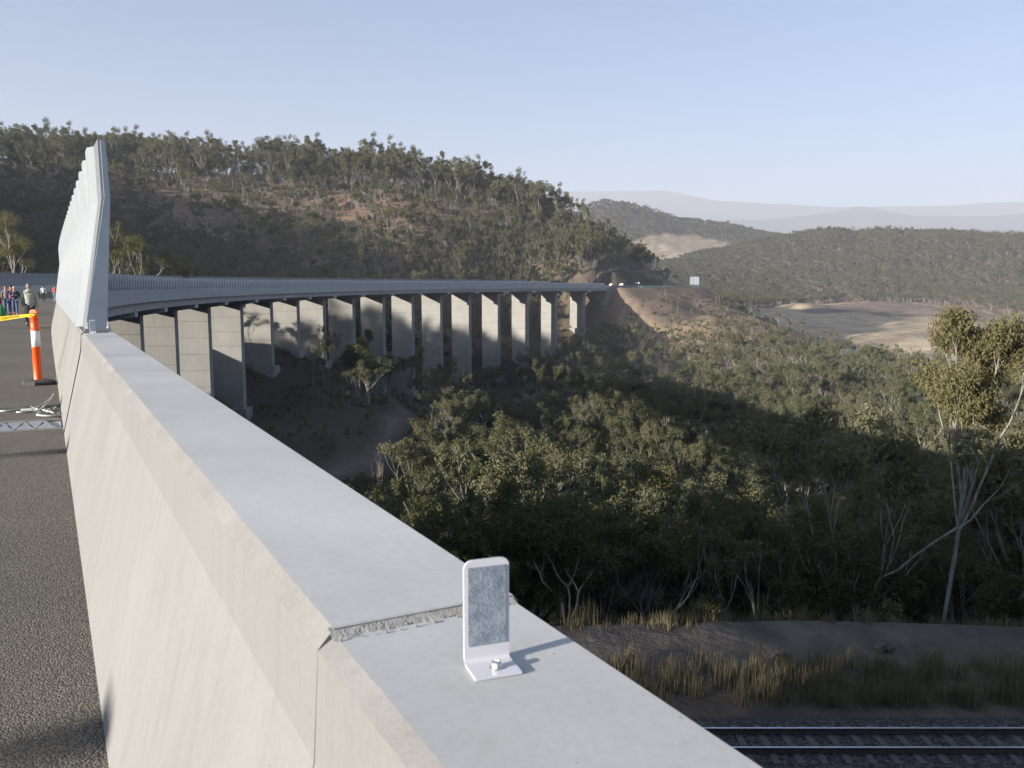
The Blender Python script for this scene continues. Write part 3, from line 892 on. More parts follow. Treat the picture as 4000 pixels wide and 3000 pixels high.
def noise_plate(side):
    b = MB(); b.box(-0.16, 0.16, min(-0.03 * side, 0.235 * side), max(-0.03 * side, 0.235 * side), 1.10, 1.135)
    for xx in (-0.11, 0.11):
        for yy in (0.0, 0.21):
            b.lathe([(0.022, 1.135), (0.022, 1.16), (0.012, 1.162), (0.012, 1.21)], 6, xx, yy * side)
    me = b.mesh('base_plate'); me.materials.append(M['bolt']); return me
def noise_barrier(label, s0, s1, off, side, h1=3.25, kink=2.6, low_from=None):
    t = thing('noise_barrier', label, 'noise barrier', pt((s0 + s1) / 2, off, 0)); t['_o'] = tuple(t.location)
    meP = noise_panel(1.13, h1, kink, side); meS = noise_post(1.13, h1, kink, side); meB = noise_plate(side)
    meL = noise_panel(1.13, 2.45, 2.0, side)
    s = s0; k = 0
    while s < s1 - 1:
        x, y, z = pt(s, off, 0); rz = math.pi / 2 - heading(s + 1.2)
        # local +y is left of travel: side +1 means outwards to the left
        low = low_from is not None and s > low_from
        for nm, me in (('panel', meL if low else meP),) + ((('post', meS), ('base_plate', meB)) if not low or k % 2 == 0 else ()):
            if low and nm == 'post': continue
            if nm == 'base_plate' and s > 70: continue
            o = obj(nm, me, None, t, rotz=rz, world=True); o.location = (x, y, z)
        s += 2.4; k += 1
    return t
noise_barrier('grey ribbed steel noise barrier on the near parapet, leaning outwards', 10.75, 568, 0.40, -1, low_from=516)
noise_barrier('grey ribbed noise barrier along the far side of the carriageway', 118, 520, -19.6, 1)

# ------------------------------------------------------------------ trees
def grow_tree(seed, H, r0, clear, limbs, spread, levels=3, nleaf=2600, leaf=(0.34, 0.12), clump=0.85, lean=0.05, droop=0.5, flat=0.7, stems=1, wig=0.12, taper=0.72, ratio=0.66, up=0.10, low=0.62):
    """a gum: bare trunk(s), ascending limbs that fork, leaf clumps at the ends. Returns (trunk mesh arrays, crown arrays)"""
    R_ = random.Random(seed); rg = np.random.default_rng(seed)
    mb = MB(); tips = []
    def rv(): return Vector((R_.gauss(0, 1), R_.gauss(0, 1), R_.gauss(0, 1)))
    def branch(p, d, L, r, lv):
        n = 5 if lv == 0 else 4 if lv < 3 else 3
        pts = [p.copy()]; rr = [r]
        for i in range(n):
            d = (d + rv() * wig + Vector((0, 0, up * (1 + 0.5 * lv)))).normalized()
            p = p + d * (L / n); pts.append(p.copy()); rr.append(r * (1 - (1 - taper) * (i + 1) / n))
        mb.tube(pts, rr, (7, 5, 4, 3, 3)[min(lv, 4)], caps=False)
        if lv >= levels:
            tips.append((p, L)); tips.append((pts[-2], L)); return
        k = limbs if lv == 0 else R_.choice((2, 3))
        ax = R_.uniform(0, 6.28)
        for j in range(k):
            a = ax + 6.283 * j / k + R_.uniform(-0.5, 0.5)
            o = d.orthogonal().normalized(); o = Matrix.Rotation(a, 3, d) @ o
            an = spread * R_.uniform(0.55, 1.15) * (1 if lv else 0.9)
            nd = (d * math.cos(an) + o * math.sin(an)).normalized()
            t = R_.uniform(low, 1.0) if (lv == 0 and j > 0) or R_.random() < 0.35 else 1.0
            q = pts[-1] if t > 0.93 else pts[max(1, int(t * n))]
            branch(q, nd, L * ratio * R_.uniform(0.8, 1.25), rr[-1] * R_.uniform(0.66, 0.90), lv + 1)
    for st in range(stems):
        a = R_.uniform(0, 6.28)
        d = Vector((math.cos(a) * lean * (1 + 2 * (stems > 1)), math.sin(a) * lean * (1 + 2 * (stems > 1)), 1)).normalized()
        branch(Vector((0.12 * math.cos(a) * (stems > 1), 0.12 * math.sin(a) * (stems > 1), -0.4)), d, H * clear, r0 / (1 if stems == 1 else 1.35), 0)
    V = np.array([tuple(q) for q in mb.v]); zmax = max(t[0].z for t in tips) if tips else V[:, 2].max()
    k = H / (zmax + clump * 0.6)
    sc = np.array([k, k, k]); V = V * sc
    crown = None
    if nleaf:
        C = np.array([tuple(t[0]) for t in tips]) * sc
        idx = rg.integers(0, len(C), nleaf)
        cs = clump * rg.uniform(0.6, 1.35, len(C))
        off = rg.normal(0, 1, (nleaf, 3)); off /= np.linalg.norm(off, axis=1)[:, None]
        off *= (rg.random((nleaf, 1)) ** 0.45); off[:, 2] *= flat; off[:, 2] += 0.32
        P = C[idx] + off * cs[idx][:, None]
        dn = rg.normal(0, 1, (nleaf, 3)); dn[:, 2] -= droop * 1.6; dn /= np.linalg.norm(dn, axis=1)[:, None]
        w = np.cross(dn, rg.normal(0, 1, (nleaf, 3))); w /= np.linalg.norm(w, axis=1)[:, None] + 1e-9
        Ls = leaf[0] * rg.uniform(0.6, 1.4, (nleaf, 1)); Ws = leaf[1] * rg.uniform(0.7, 1.3, (nleaf, 1))
        q = np.stack([P, P + dn * Ls * .45 + w * Ws * .5, P + dn * Ls, P + dn * Ls * .45 - w * Ws * .5], 1).reshape(-1, 3)
        crown = (q, np.arange(nleaf * 4).reshape(-1, 4))
    return (V, mb.f), crown

PROTO = []      # (trunk mesh, crown mesh, height, words)
def proto(words, leafmat, **kw):
    (tv, tf), cr = grow_tree(**kw)
    tm_ = mesh_from('trunk', tv, tf, True); tm_.materials.append(M['bark'])
    cm = mesh_from('crown', cr[0], cr[1]); cm.materials.append(M[leafmat])
    PROTO.append((tm_, cm, kw['H'], words))
proto('spreading olive gum tree', 'leaf', seed=11, H=11, r0=0.12, clear=0.40, limbs=4, spread=0.62, nleaf=3200, clump=0.70, flat=0.5)
proto('tall slender gum tree', 'leaf', seed=12, H=14, r0=0.11, clear=0.55, limbs=3, spread=0.42, nleaf=2200, clump=0.62, ratio=0.5)
proto('twin-stemmed pale gum tree', 'leaf', seed=13, H=11.5, r0=0.12, clear=0.42, limbs=3, spread=0.5, nleaf=3000, stems=2, lean=0.12, clump=0.64, flat=0.5)
proto('thin open bare-limbed gum tree', 'leaf', seed=14, H=12, r0=0.11, clear=0.45, limbs=4, spread=0.5, nleaf=1500, clump=0.55)
proto('dense dark-leaved tree', 'leaf2', seed=15, H=9, r0=0.11, clear=0.34, limbs=5, spread=0.75, nleaf=4600, clump=0.85, flat=0.8, leaf=(0.30, 0.13))
proto('broad domed twiggy gum tree', 'leaf', seed=16, H=10, r0=0.14, clear=0.30, limbs=5, spread=0.72, nleaf=3800, clump=0.70, flat=0.42, leaf=(0.28, 0.09))
proto('golden-tinged gum tree', 'leaf3', seed=17, H=10.5, r0=0.17, clear=0.45, limbs=3, spread=0.5, nleaf=2600, clump=0.6, flat=0.6)
proto('young bushy gum sapling', 'leaf2', seed=18, H=5.5, r0=0.08, clear=0.30, limbs=4, spread=0.5, nleaf=1700, clump=0.62, levels=2, leaf=(0.26, 0.10))
proto('straggly low shrub', 'leaf', seed=19, H=2.6, r0=0.05, clear=0.25, limbs=5, spread=0.8, nleaf=900, clump=0.5, levels=2, leaf=(0.24, 0.09))
proto('grey almost leafless gum tree', 'leaf', seed=31, H=10.5, r0=0.11, clear=0.40, limbs=5, spread=0.46, nleaf=420, clump=0.5, levels=4, ratio=0.6, leaf=(0.26, 0.09))
NP = len(PROTO)

def place_tree(k, x, y, z, sc, rz, label, group, name='gum_tree'):
    t = thing(name, label, 'shrub' if k == 8 else 'tree', (x, y, z), rz, group)
    t.scale = (sc, sc, sc * 1.0)
    a = obj('trunk', PROTO[k][0], None, t); c = obj('crown', PROTO[k][1], None, t)
    return t, a, c

def hero(name, label, loc, rz, trunk_mat, leaf_mat_, sc=1.0, **kw):
    t = thing(name, label, 'tree', loc, rz); t.scale = (sc,) * 3
    (tv, tf), cr = grow_tree(**kw)
    obj('trunk', mesh_from('trunk', tv, tf, True), M[trunk_mat], t)
    if cr is not None: obj('crown', mesh_from('crown', cr[0], cr[1]), M[leaf_mat_], t)
    return t
HERO = []
def H_(x, y): HERO.append((x, y)); return (x, y, g1(x, y) - 0.15)
hero('gum_tree', 'tall gum tree with fanning pale limbs at the right edge above the railway', H_(19.6, 37.0), 0.6, 'bark', 'leaf3',
     seed=42, H=15.6, r0=0.12, clear=0.52, limbs=8, spread=0.50, levels=3, nleaf=32000, leaf=(0.20, 0.06), clump=0.72, flat=0.85, low=0.78, droop=1.0, ratio=0.50, up=0.14, lean=0.0, wig=0.06)
hero('gum_tree', 'slim curving gum tree lit only at its crown, centre right', H_(15.6, 47.0), 0.2, 'bark', 'leaf3',
     seed=45, H=11.0, r0=0.09, clear=0.55, limbs=3, spread=0.45, nleaf=4200, leaf=(0.20, 0.06), clump=0.5, wig=0.2, lean=0.15)
hero('gum_tree', 'wide forked gum tree with lit umbrella crown right of centre', H_(19.8, 50.0), 1.3, 'bark', 'leaf3',
     seed=46, H=10.2, r0=0.10, clear=0.42, limbs=4, spread=0.6, nleaf=7000, leaf=(0.20, 0.06), clump=0.62, flat=0.5, wig=0.16)
hero('gum_tree', 'pale forked gum tree with a bowed stem behind the foreground delineator', H_(5.2, 38.0), 0.9, 'bark', 'leaf',
     seed=47, H=9.8, r0=0.11, clear=0.45, limbs=3, spread=0.5, nleaf=7000, leaf=(0.20, 0.06), clump=0.75, stems=2, lean=0.22, wig=0.14)
DEAD_H = -24.6 - g1(-22.5, 132.0)
hero('dead_tree', 'leafless pinkish grey tree beside the dirt track', H_(-22.5, 132.0), 0.0, 'twig', None,
     seed=48, H=DEAD_H, r0=0.13, clear=0.34, limbs=5, spread=0.36, levels=4, nleaf=0, ratio=0.62, up=0.14, taper=0.62, clump=0.1)
hero('dead_tree', 'small dead tree with few stubby bare branches in the valley', H_(-1.8, 62.0), 0.0, 'bark', None,
     seed=49, H=8.5, r0=0.12, clear=0.6, limbs=5, spread=1.0, levels=1, nleaf=0, ratio=0.3, up=0.0, taper=0.5, clump=0.1)
hero('gum_tree', 'large pale-limbed gum tree at the foot of the middle piers', H_(-20.0, 208.0), 2.0, 'bark', 'leaf3',
     seed=50, H=14.5, r0=0.34, clear=0.36, limbs=5, spread=0.5, levels=3, nleaf=6500, leaf=(0.32, 0.11), clump=1.0, ratio=0.66)
hero('gum_tree', 'big rounded gum tree with white trunk standing among the lit valley trees', H_(-7.0, 112.0), 2.4, 'bark', 'leaf',
     seed=51, H=13.0, r0=0.26, clear=0.36, limbs=5, spread=0.58, levels=3, nleaf=9000, leaf=(0.28, 0.09), clump=0.95)
for (x, y, h, sd, lab) in ((-125, 213, 25, 61, 'broad sunlit gum tree behind the far barrier at the left edge'), (-106, 223, 27, 62, 'sunlit gum tree behind the noise barrier, right of the steel end post'),
                       (-93, 233, 23, 63, 'lower sunlit gum tree behind the viaduct parapet, rightmost of its clump'), (-140, 228, 24, 64, 'gum tree at the left edge behind the barrier walkers'),
                       (-99, 226, 24, 65, 'sunlit gum tree in the middle of the clump behind the viaduct parapet')):
    hero('gum_tree', lab, H_(x, y), sd, 'bark', 'leaf3', seed=sd, H=h, r0=0.32, clear=0.3, limbs=5, spread=0.68, levels=3, nleaf=11000, leaf=(0.36, 0.12), clump=1.35, flat=0.6)

HOUSES = [(-262, 728), (-229, 733), (-213, 738), (-146, 733), (-129, 737), (-72, 713)]
# --- planting
def sample(x0, x1, y0, y1, per_m2):
    n = int((x1 - x0) * (y1 - y0) * per_m2)
    return rng.uniform(x0, x1, n), rng.uniform(y0, y1, n)
pts = []
def plant(x0, x1, y0, y1, per_m2, kinds, weights, smin, smax, keep=None, under=False):
    x, y = sample(x0, x1, y0, y1, per_m2)
    if keep is not None:
        k = keep(x, y); x, y = x[k], y[k]
    s, off = inv_path(x, y)
    ok = ~((s > -80) & (s < 582) & (off > -24) & (off < 7)) & ~((s >= 570) & (s < 900) & (off > -22) & (off < 17))
    if under: ok = (s > 60) & (s < 545) & (off > -26) & (off < 8) & (gz(x, y) < -15) & (np.min(np.abs(s[:, None] - np.array(PIER_S)), axis=1) > 3.5)
    ok &= ~in_poly(x, y, FIELD) & ~in_poly(x, y + 28, FIELD) & ~in_poly(x, y, CUTS)
    ok &= ~((y - 0.06 * np.maximum(x, 0) < 34.5) & (y > -60) & (x > -95))
    ok &= seg_dist(x, y, TRACK) > 5.5
    ok &= seg_dist(x, y, DRAIN) > 4
    for hx, hy in HERO: ok &= np.hypot(x - hx, y - hy) > (1.5 if hy < 60 else 3.0)
    for hx, hy in HOUSES: ok &= ~((np.abs(x - hx) < 10) & (y > hy - 60) & (y < hy + 8))
    x, y = x[ok], y[ok]
    k = rng.choice(kinds, len(x), p=np.array(weights) / sum(weights))
    pts.append(np.stack([x, y, gz(x, y) - 0.2, k, rng.uniform(smin, smax, len(x)), rng.uniform(0, 6.283, len(x))], 1))
knoll = lambda x, y: ((y > 60) & (y < 330) & (x < -0.122 * y)) | in_poly(x, y, [(-75, 95), (-22, 115), (-27, 340), (-68, 360), (-90, 270)])
# valley below the barrier
plant(-22, 150, 34, 130, 1 / 12., [0, 1, 2, 3, 4, 5, 6, 7, 9], [3, 2, 4, 3, 2, 3, 1, 2, 1.2], 0.5, 1.05, lambda x, y: ~knoll(x, y) & (np.abs(x) < 0.72 * y + 8))
plant(-22, 260, 130, 330, 1 / 24., [0, 1, 2, 3, 4, 5, 7, 9], [3, 1, 3, 2, 4, 3, 2, 1.2], 0.7, 1.4, lambda x, y: ~knoll(x, y) & (np.abs(x) < 0.72 * y + 8))
plant(-22, 150, 34, 200, 1 / 30., [7, 8], [1, 1], 0.7, 1.2, lambda x, y: ~knoll(x, y))
plant(-45, -6, 60, 180, 1 / 16., [8], [1], 0.4, 0.9, lambda x, y: x < -0.122 * y)
plant(-90, -15, 90, 350, 1 / 24., [8], [1], 0.5, 1.1, lambda x, y: in_poly(x, y, [(-75, 95), (-22, 115), (-27, 340), (-68, 360), (-90, 270)]))
# taller trees standing up into the light
plant(10, 60, 40, 78, 1 / 95., [0, 2, 5, 6, 3], [2, 2, 2, 2, 1], 1.05, 1.5)
plant(-18, 120, 78, 240, 1 / 330., [1, 2, 3, 6, 0], [2, 3, 2, 1, 2], 1.15, 1.6, lambda x, y: ~knoll(x, y) & (np.abs(x) < 0.66 * y))
# dense scrub in the shaded gully at the foot of the hill and under the railway bank
plant(-380, -60, 330, 600, 1 / 20., [4, 7, 0, 5], [4, 3, 2, 1], 0.8, 1.3, lambda x, y: (x < -60 - 0.35 * (y - 330) + 60) & (x > -0.72 * y) & (y < 560 - 0.28 * (x + 380)))
plant(-4, 75, 34, 46, 1 / 2.2, [7, 8, 4], [4, 4, 1], 0.4, 0.8)
plant(-40, 62, 505, 600, 1 / 16., [7, 3, 1, 0, 8], [3, 2, 2, 2, 3], 0.7, 1.2, lambda x, y: inv_path(x, y)[1] < -28)
plant(-100, 60, 90, 540, 1 / 14., [8], [1], 0.6, 1.3, under=True)
# scrub close behind the piers
plant(-170, 60, 270, 560, 1 / 42., [0, 1, 2, 3, 4, 7], [2, 2, 2, 2, 2, 3], 0.8, 1.3, lambda x, y: inv_path(x, y)[1] < -28)
plant(-100, 60, 320, 600, 1 / 40., [7, 8], [2, 3], 0.8, 1.4, lambda x, y: inv_path(x, y)[1] < -28)
# lit slope beyond the creek, thinner trees with bare stems
plant(30, 420, 330, 620, 1 / 34., [1, 3, 2, 0, 7, 9], [3, 5, 2, 2, 2, 3], 0.7, 1.2,
      lambda x, y: (fbm(x / 35, y / 35, 3) > -0.12) & ~((x > 140) & (y > 410) & (rng.random(len(x)) < 0.92)) & ~in_poly(x, y, [(50, 490), (75, 470), (150, 462), (215, 500), (225, 600), (140, 640), (60, 560)]))
plant(50, 230, 430, 620, 1 / 75., [3, 1, 8, 7], [2, 1, 5, 1], 0.5, 0.95)
plant(30, 420, 330, 620, 1 / 60., [8, 7], [5, 1], 0.5, 1.0)
plant(420, 900, 300, 1150, 1 / 48., [0, 1, 2, 3], [2, 2, 2, 2], 0.8, 1.2)
# between viaduct and the hill, hill slopes
plant(-420, 60, 240, 800, 1 / 105., [0, 1, 2, 3, 4, 5, 9], [3, 2, 3, 4, 1, 2, 2], 0.8, 1.9, lambda x, y: (fbm(x / 45 + 8, y / 45, 3) > -0.10) & (x > -0.75 * y))
plant(-420, 60, 240, 640, 1 / 85., [7, 8, 3], [2, 4, 1], 0.6, 1.1, lambda x, y: (x > -0.75 * y))
plant(-420, 40, 640, 800, 1 / 80., [0, 1, 2, 4], [3, 2, 3, 2], 1.5, 2.8, lambda x, y: (x > -0.75 * y))
plant(-10, 100, 560, 700, 1 / 34., [0, 1, 2, 4], [2, 3, 2, 3], 0.8, 1.2)
plant(-800, -190, -260, 600, 1 / 110., [0, 2, 5, 4], [1, 1, 1, 1], 0.9, 1.4, lambda x, y: (x < -0.62 * y - 40))
# far forest
plant(80, 1500, 1150, 2150, 1 / 62., [0, 2, 4, 5, 1], [3, 3, 3, 3, 1], 0.9, 1.4, lambda x, y: (x < 0.72 * y) & (x > 0.02 * y))
plant(0, 1200, 2150, 2800, 1 / 95., [0, 2, 4, 5], [3, 3, 2, 3], 1.1, 1.6)
plant(60, 215, 660, 1150, 1 / 60., [0, 1, 2, 3], [1, 1, 1, 1], 0.8, 1.2)
pts = np.concatenate(pts)

# the 300 that show largest are trees of their own, the rest one forest
FOC, CP, SP = 3300.0, math.cos(D2R(6.569)), math.sin(D2R(6.569))
def to_px(x, y, z):
    zc = CP * y - SP * (z - 1.6); yc = SP * y + CP * (z - 1.6)
    return 2000 + FOC * x / zc, 1500 - FOC * yc / zc
hgt = np.array([p[2] for p in PROTO])[pts[:, 3].astype(int)] * pts[:, 4]
ux, uy = to_px(pts[:, 0], np.maximum(pts[:, 1], 1), pts[:, 2] + hgt * 0.8)
size = hgt / np.maximum(pts[:, 1], 1)
vis = (pts[:, 1] > 20) & (ux > 40) & (ux < 3960) & (uy < 2950) & (uy < 3000 + 0.672 * (ux - 2965))
order = np.argsort(-size * vis)
single = []
for i in order:
    if len(single) >= 300 or not vis[i]: break
    x, y, z = pts[i, :3]; z = z + hgt[i] * 0.85
    t = np.linspace(0.1, 0.97, 30)
    if np.all(gz(x * t, y * t) < 1.6 + (z - 1.6) * t): single.append(i)
single = np.array(single)
for i in single:
    x, y, z, k, sc, rz = pts[i]; k = int(k)
    w = PROTO[k][3]
    where = 'on the shaded slope just below the railway track' if y < 75 else 'in the valley woodland below the barrier' if y < 135 else 'in the valley before the tall piers'
    place_tree(k, x, y, z, sc, rz, f'{w} {where}', f'{w}s {where}', 'shrub' if k == 8 else 'gum_tree')
rest = np.delete(pts, single, axis=0)
def forest(name, label, P):
    me = mesh_from(name, P[:, :3], np.zeros((0, 3), dtype=int)) if False else bpy.data.meshes.new(name)
    me.vertices.add(len(P)); me.vertices.foreach_set('co', P[:, :3].astype(np.float32).ravel())
    for nm, col in (('kind_index', 3), ('size', 4), ('turn', 5)):
        a = me.attributes.new(nm, 'FLOAT', 'POINT'); a.data.foreach_set('value', P[:, col].astype(np.float32))
    o = tag(obj(name, me), label, kind='stuff')
    ng = bpy.data.node_groups.new(name, 'GeometryNodeTree')
    ng.interface.new_socket('Geometry', in_out='INPUT', socket_type='NodeSocketGeometry')
    ng.interface.new_socket('Geometry', in_out='OUTPUT', socket_type='NodeSocketGeometry')
    N = ng.nodes; L = ng.links
    gi_ = N.new('NodeGroupInput'); go_ = N.new('NodeGroupOutput'); jn = N.new('GeometryNodeJoinGeometry')
    def attr(nm):
        a = N.new('GeometryNodeInputNamedAttribute'); a.data_type = 'FLOAT'; a.inputs['Name'].default_value = nm; return a.outputs['Attribute']
    ak, asz, atn = attr('kind_index'), attr('size'), attr('turn')
    cx_ = N.new('ShaderNodeCombineXYZ'); L.new(atn, cx_.inputs['Z'])
    for k in range(NP):
        if not np.any(P[:, 3] == k): continue
        src = SOURCE[k]
        j = N.new('GeometryNodeJoinGeometry')
        for ob_ in src:
            oi = N.new('GeometryNodeObjectInfo'); oi.transform_space = 'ORIGINAL'; oi.inputs['Object'].default_value = ob_
            L.new(oi.outputs['Geometry'], j.inputs[0])
        cmp = N.new('FunctionNodeCompare'); cmp.data_type = 'FLOAT'; cmp.operation = 'EQUAL'
        cmp.inputs['Epsilon'].default_value = 0.1; cmp.inputs[1].default_value = k; L.new(ak, cmp.inputs[0])
        ip = N.new('GeometryNodeInstanceOnPoints')
        L.new(gi_.outputs[0], ip.inputs['Points']); L.new(cmp.outputs[0], ip.inputs['Selection'])
        L.new(j.outputs[0], ip.inputs['Instance']); L.new(cx_.outputs[0], ip.inputs['Rotation']); L.new(asz, ip.inputs['Scale'])
        L.new(ip.outputs[0], jn.inputs[0])
    L.new(jn.outputs[0], go_.inputs[0])
    md = o.modifiers.new('planting', 'NODES'); md.node_group = ng
    return o
# one real tree of each kind serves as the pattern for the forest
SOURCE = {}
for o in list(COL.objects):
    if o.name.split('.')[0] in ('trunk', 'crown') and o.parent:
        for k in range(NP):
            if o.data is PROTO[k][0 if o.name.startswith('trunk') else 1]:
                SOURCE.setdefault(k, {}).setdefault(o.name.split('.')[0], o)
for k in range(NP):
    if k not in SOURCE:
        x, y = 30.0 + 6 * k, 150.0 + 4 * k
        t, a, c = place_tree(k, x, y, g1(x, y) - .2, 1.0, k, PROTO[k][3] + ' standing low in the shaded creek valley', PROTO[k][3] + 's in the creek valley')
        SOURCE[k] = {'trunk': a, 'crown': c}
    SOURCE[k] = [SOURCE[k]['trunk'], SOURCE[k]['crown']]
near_f = rest[:, 1] < 330; far_f = rest[:, 1] >= 1100; hill_f = ~near_f & ~far_f
forest('valley_woodland', 'dense gum woodland filling the shaded valley', rest[near_f])
forest('hillside_woodland', 'open gum woodland on the dry slopes behind the viaduct', rest[hill_f])
forest('distant_forest', 'unbroken forest over the hazy far hills', rest[far_f])
print('trees', len(pts), 'single', len(single))

# ------------------------------------------------------------------ cutting, guard rail, sign and vehicles beyond the viaduct
def rock_face():
    r = np.random.default_rng(21)
    S = np.linspace(578, 650, 43); nz_ = 12
    v = []; f = []
    def top(s):
        base = np.interp(s, [578, 588, 606, 618, 632, 632.5, 642, 642.5, 650], [6, 17, 23, 19, 14, 11, 10.0, 8, 7])
        return float(base)
    for s in S:
        T = top(s)
        for k in range(nz_ + 1):
            q = k / nz_
            bench = 1.6 * (q > 0.52)
            o = -18.2 - 3.4 * q - bench + r.normal(0, 0.28)
            v.append(pt(s + r.normal(0, 0.15), o, -0.5 + T * q))
        v.append(pt(s, -34, -0.5 + T * 0.9)); v.append(pt(s, -40, -10))
    n = nz_ + 3
    for i in range(len(S) - 1):
        for k in range(n - 1):
            a = i * n + k; f.append((a, a + n, a + n + 1, a + 1))
    f.append(tuple(range(n))); f.append(tuple(range((len(S) - 1) * n, len(S) * n))[::-1])
    return mesh_from('rock_cutting', v, f)
tag(obj('rock_cutting', rock_face(), simple('cut_rock', (0.06, 0.052, 0.046), 0.95, 0, 0.45, 0.25, 0.8, obj_space=False)), 'dark stepped rock cutting beside the road past the viaduct', 'cutting')

gr = thing('guard_rail', 'green steel guard rail along the embankment past the viaduct', 'guard rail', pt(640, 1.2, 0)); gr['_o'] = tuple(gr.location)
b = MB()
for z_ in (0.45, 0.80, 1.15):
    b.tube([pt(s, 1.2, z_) for s in np.arange(599, 720, 5.0)], 0.075, 5)
obj('rail', b.mesh('rail'), M['green_rail'], gr, world=True)
for s in np.arange(599, 720, 2.5):
    b = MB(); x, y, z = pt(s, 1.2, 0); b.box(-0.06, 0.06, -0.06, 0.06, -0.4, 1.2)
    o = obj('post', b.mesh('post'), M['green_rail'], gr, world=True); o.location = (x, y, z)
st = thing('stair_rail', 'pale green stair handrail running down beside the far wing wall', 'handrail', pt(600, 1.2, 0)); st['_o'] = tuple(st.location)
b = MB()
for dz in (0.5, 1.0):
    b.tube([pt(600, 1.6, dz), pt(602, 4.5, -2.2 + dz), pt(604, 8.5, -4.6 + dz), pt(607, 10.5, -4.8 + dz)], 0.09, 5)
obj('rail', b.mesh('rail'), M['green_rail'], st, world=True)
for k in range(6):
    q = k / 5; b = MB(); x, y, z = pt(600 + 4 * q, 1.6 + 6.9 * q, -4.6 * q); b.box(-0.07, 0.07, -0.07, 0.07, -1.2, 1.0)
    o = obj('post', b.mesh('post'), M['green_rail'], st, world=True); o.location = (x, y, z)

# large sign seen from behind
sx, sy, sz = pt(655, 3.0, 0)
sg = thing('road_sign', 'large grey back of a road sign standing beyond the viaduct', 'road sign', (sx, sy, sz), -0.10)
for i in range(3):
    b = MB(); b.box(-3.1 + i * 2.07, -3.1 + (i + 1) * 2.07 - 0.04, 0.1, 0.16, 1.7, 7.0)
    obj('panel', b.mesh('panel'), M['sign_grey'], sg)
for x_ in (-2.6, -0.9, 0.9, 2.6):
    b = MB(); b.box(x_ - 0.11, x_ + 0.11, -0.14, 0.09, -1.0, 6.9); obj('post', b.mesh('post'), M['steel'], sg)
for z_ in (2.4, 4.3, 6.3):
    b = MB(); b.box(-3.1, 3.07, 0.02, 0.095, z_, z_ + 0.12); obj('stiffener', b.mesh('stiffener'), M['steel'], sg)
sx, sy, sz = pt(618, -16.0, 0)
sg = thing('road_sign', 'small white rectangular sign at the foot of the rock cutting', 'road sign', (sx, sy, sz), -0.3)
b = MB(); b.box(-1.4, 1.4, 0, 0.05, 1.4, 2.3); obj('panel', b.mesh('panel'), M['white_paint'], sg)
for x_ in (-1, 1):
    b = MB(); b.box(x_ - 0.05, x_ + 0.05, 0.055, 0.12, -0.4, 2.2); obj('post', b.mesh('post'), M['steel'], sg)

glass = simple('dark_glass', (0.02, 0.025, 0.03), 0.08, 0, 0.05)
body_white = simple('white_vehicle_paint', (0.78, 0.78, 0.76), 0.25, 0, 0.03)
amber = simple('amber_lens', (0.85, 0.38, 0.02), 0.3)
red_lens = simple('red_lens', (0.5, 0.02, 0.02), 0.3)
def wheel(parent, x, y, r, w=0.24):
    b = MB(); b.lathe([(r * 0.62, -w / 2), (r, -w / 2 + 0.03), (r, w / 2 - 0.03), (r * 0.62, w / 2)], 16)
    o = obj('wheel', b.mesh('wheel', smooth=True), M['rubber'], parent, (x, y, r)); o.rotation_euler = (0, math.pi / 2, 0)
    b = MB(); b.lathe([(r * 0.60, -w / 2 - 0.005), (r * 0.2, -w / 2 - 0.02), (r * 0.2, w / 2 + 0.02), (r * 0.60, w / 2 + 0.005)], 12)
    obj('rim', b.mesh('rim'), M['bolt'], o)
def hull(sections):
    """sections along y: (y, half width, z_low, z_high, inset at the top)"""
    b = MB(); v = []; f = []
    for y, w, z0, z1, ins in sections:
        v += [(-w, y, z0), (w, y, z0), (w, y, (z0 + z1) * .55), (w - ins, y, z1), (-w + ins, y, z1), (-w, y, (z0 + z1) * .55)]
    for i in range(len(sections) - 1):
        for k in range(6):
            a, c = i * 6 + k, i * 6 + (k + 1) % 6; f.append((a, c, c + 6, a + 6))
    f.append(tuple(range(6))[::-1]); n = len(sections) - 1; f.append(tuple(range(n * 6, n * 6 + 6)))
    b.add(v, f); return b
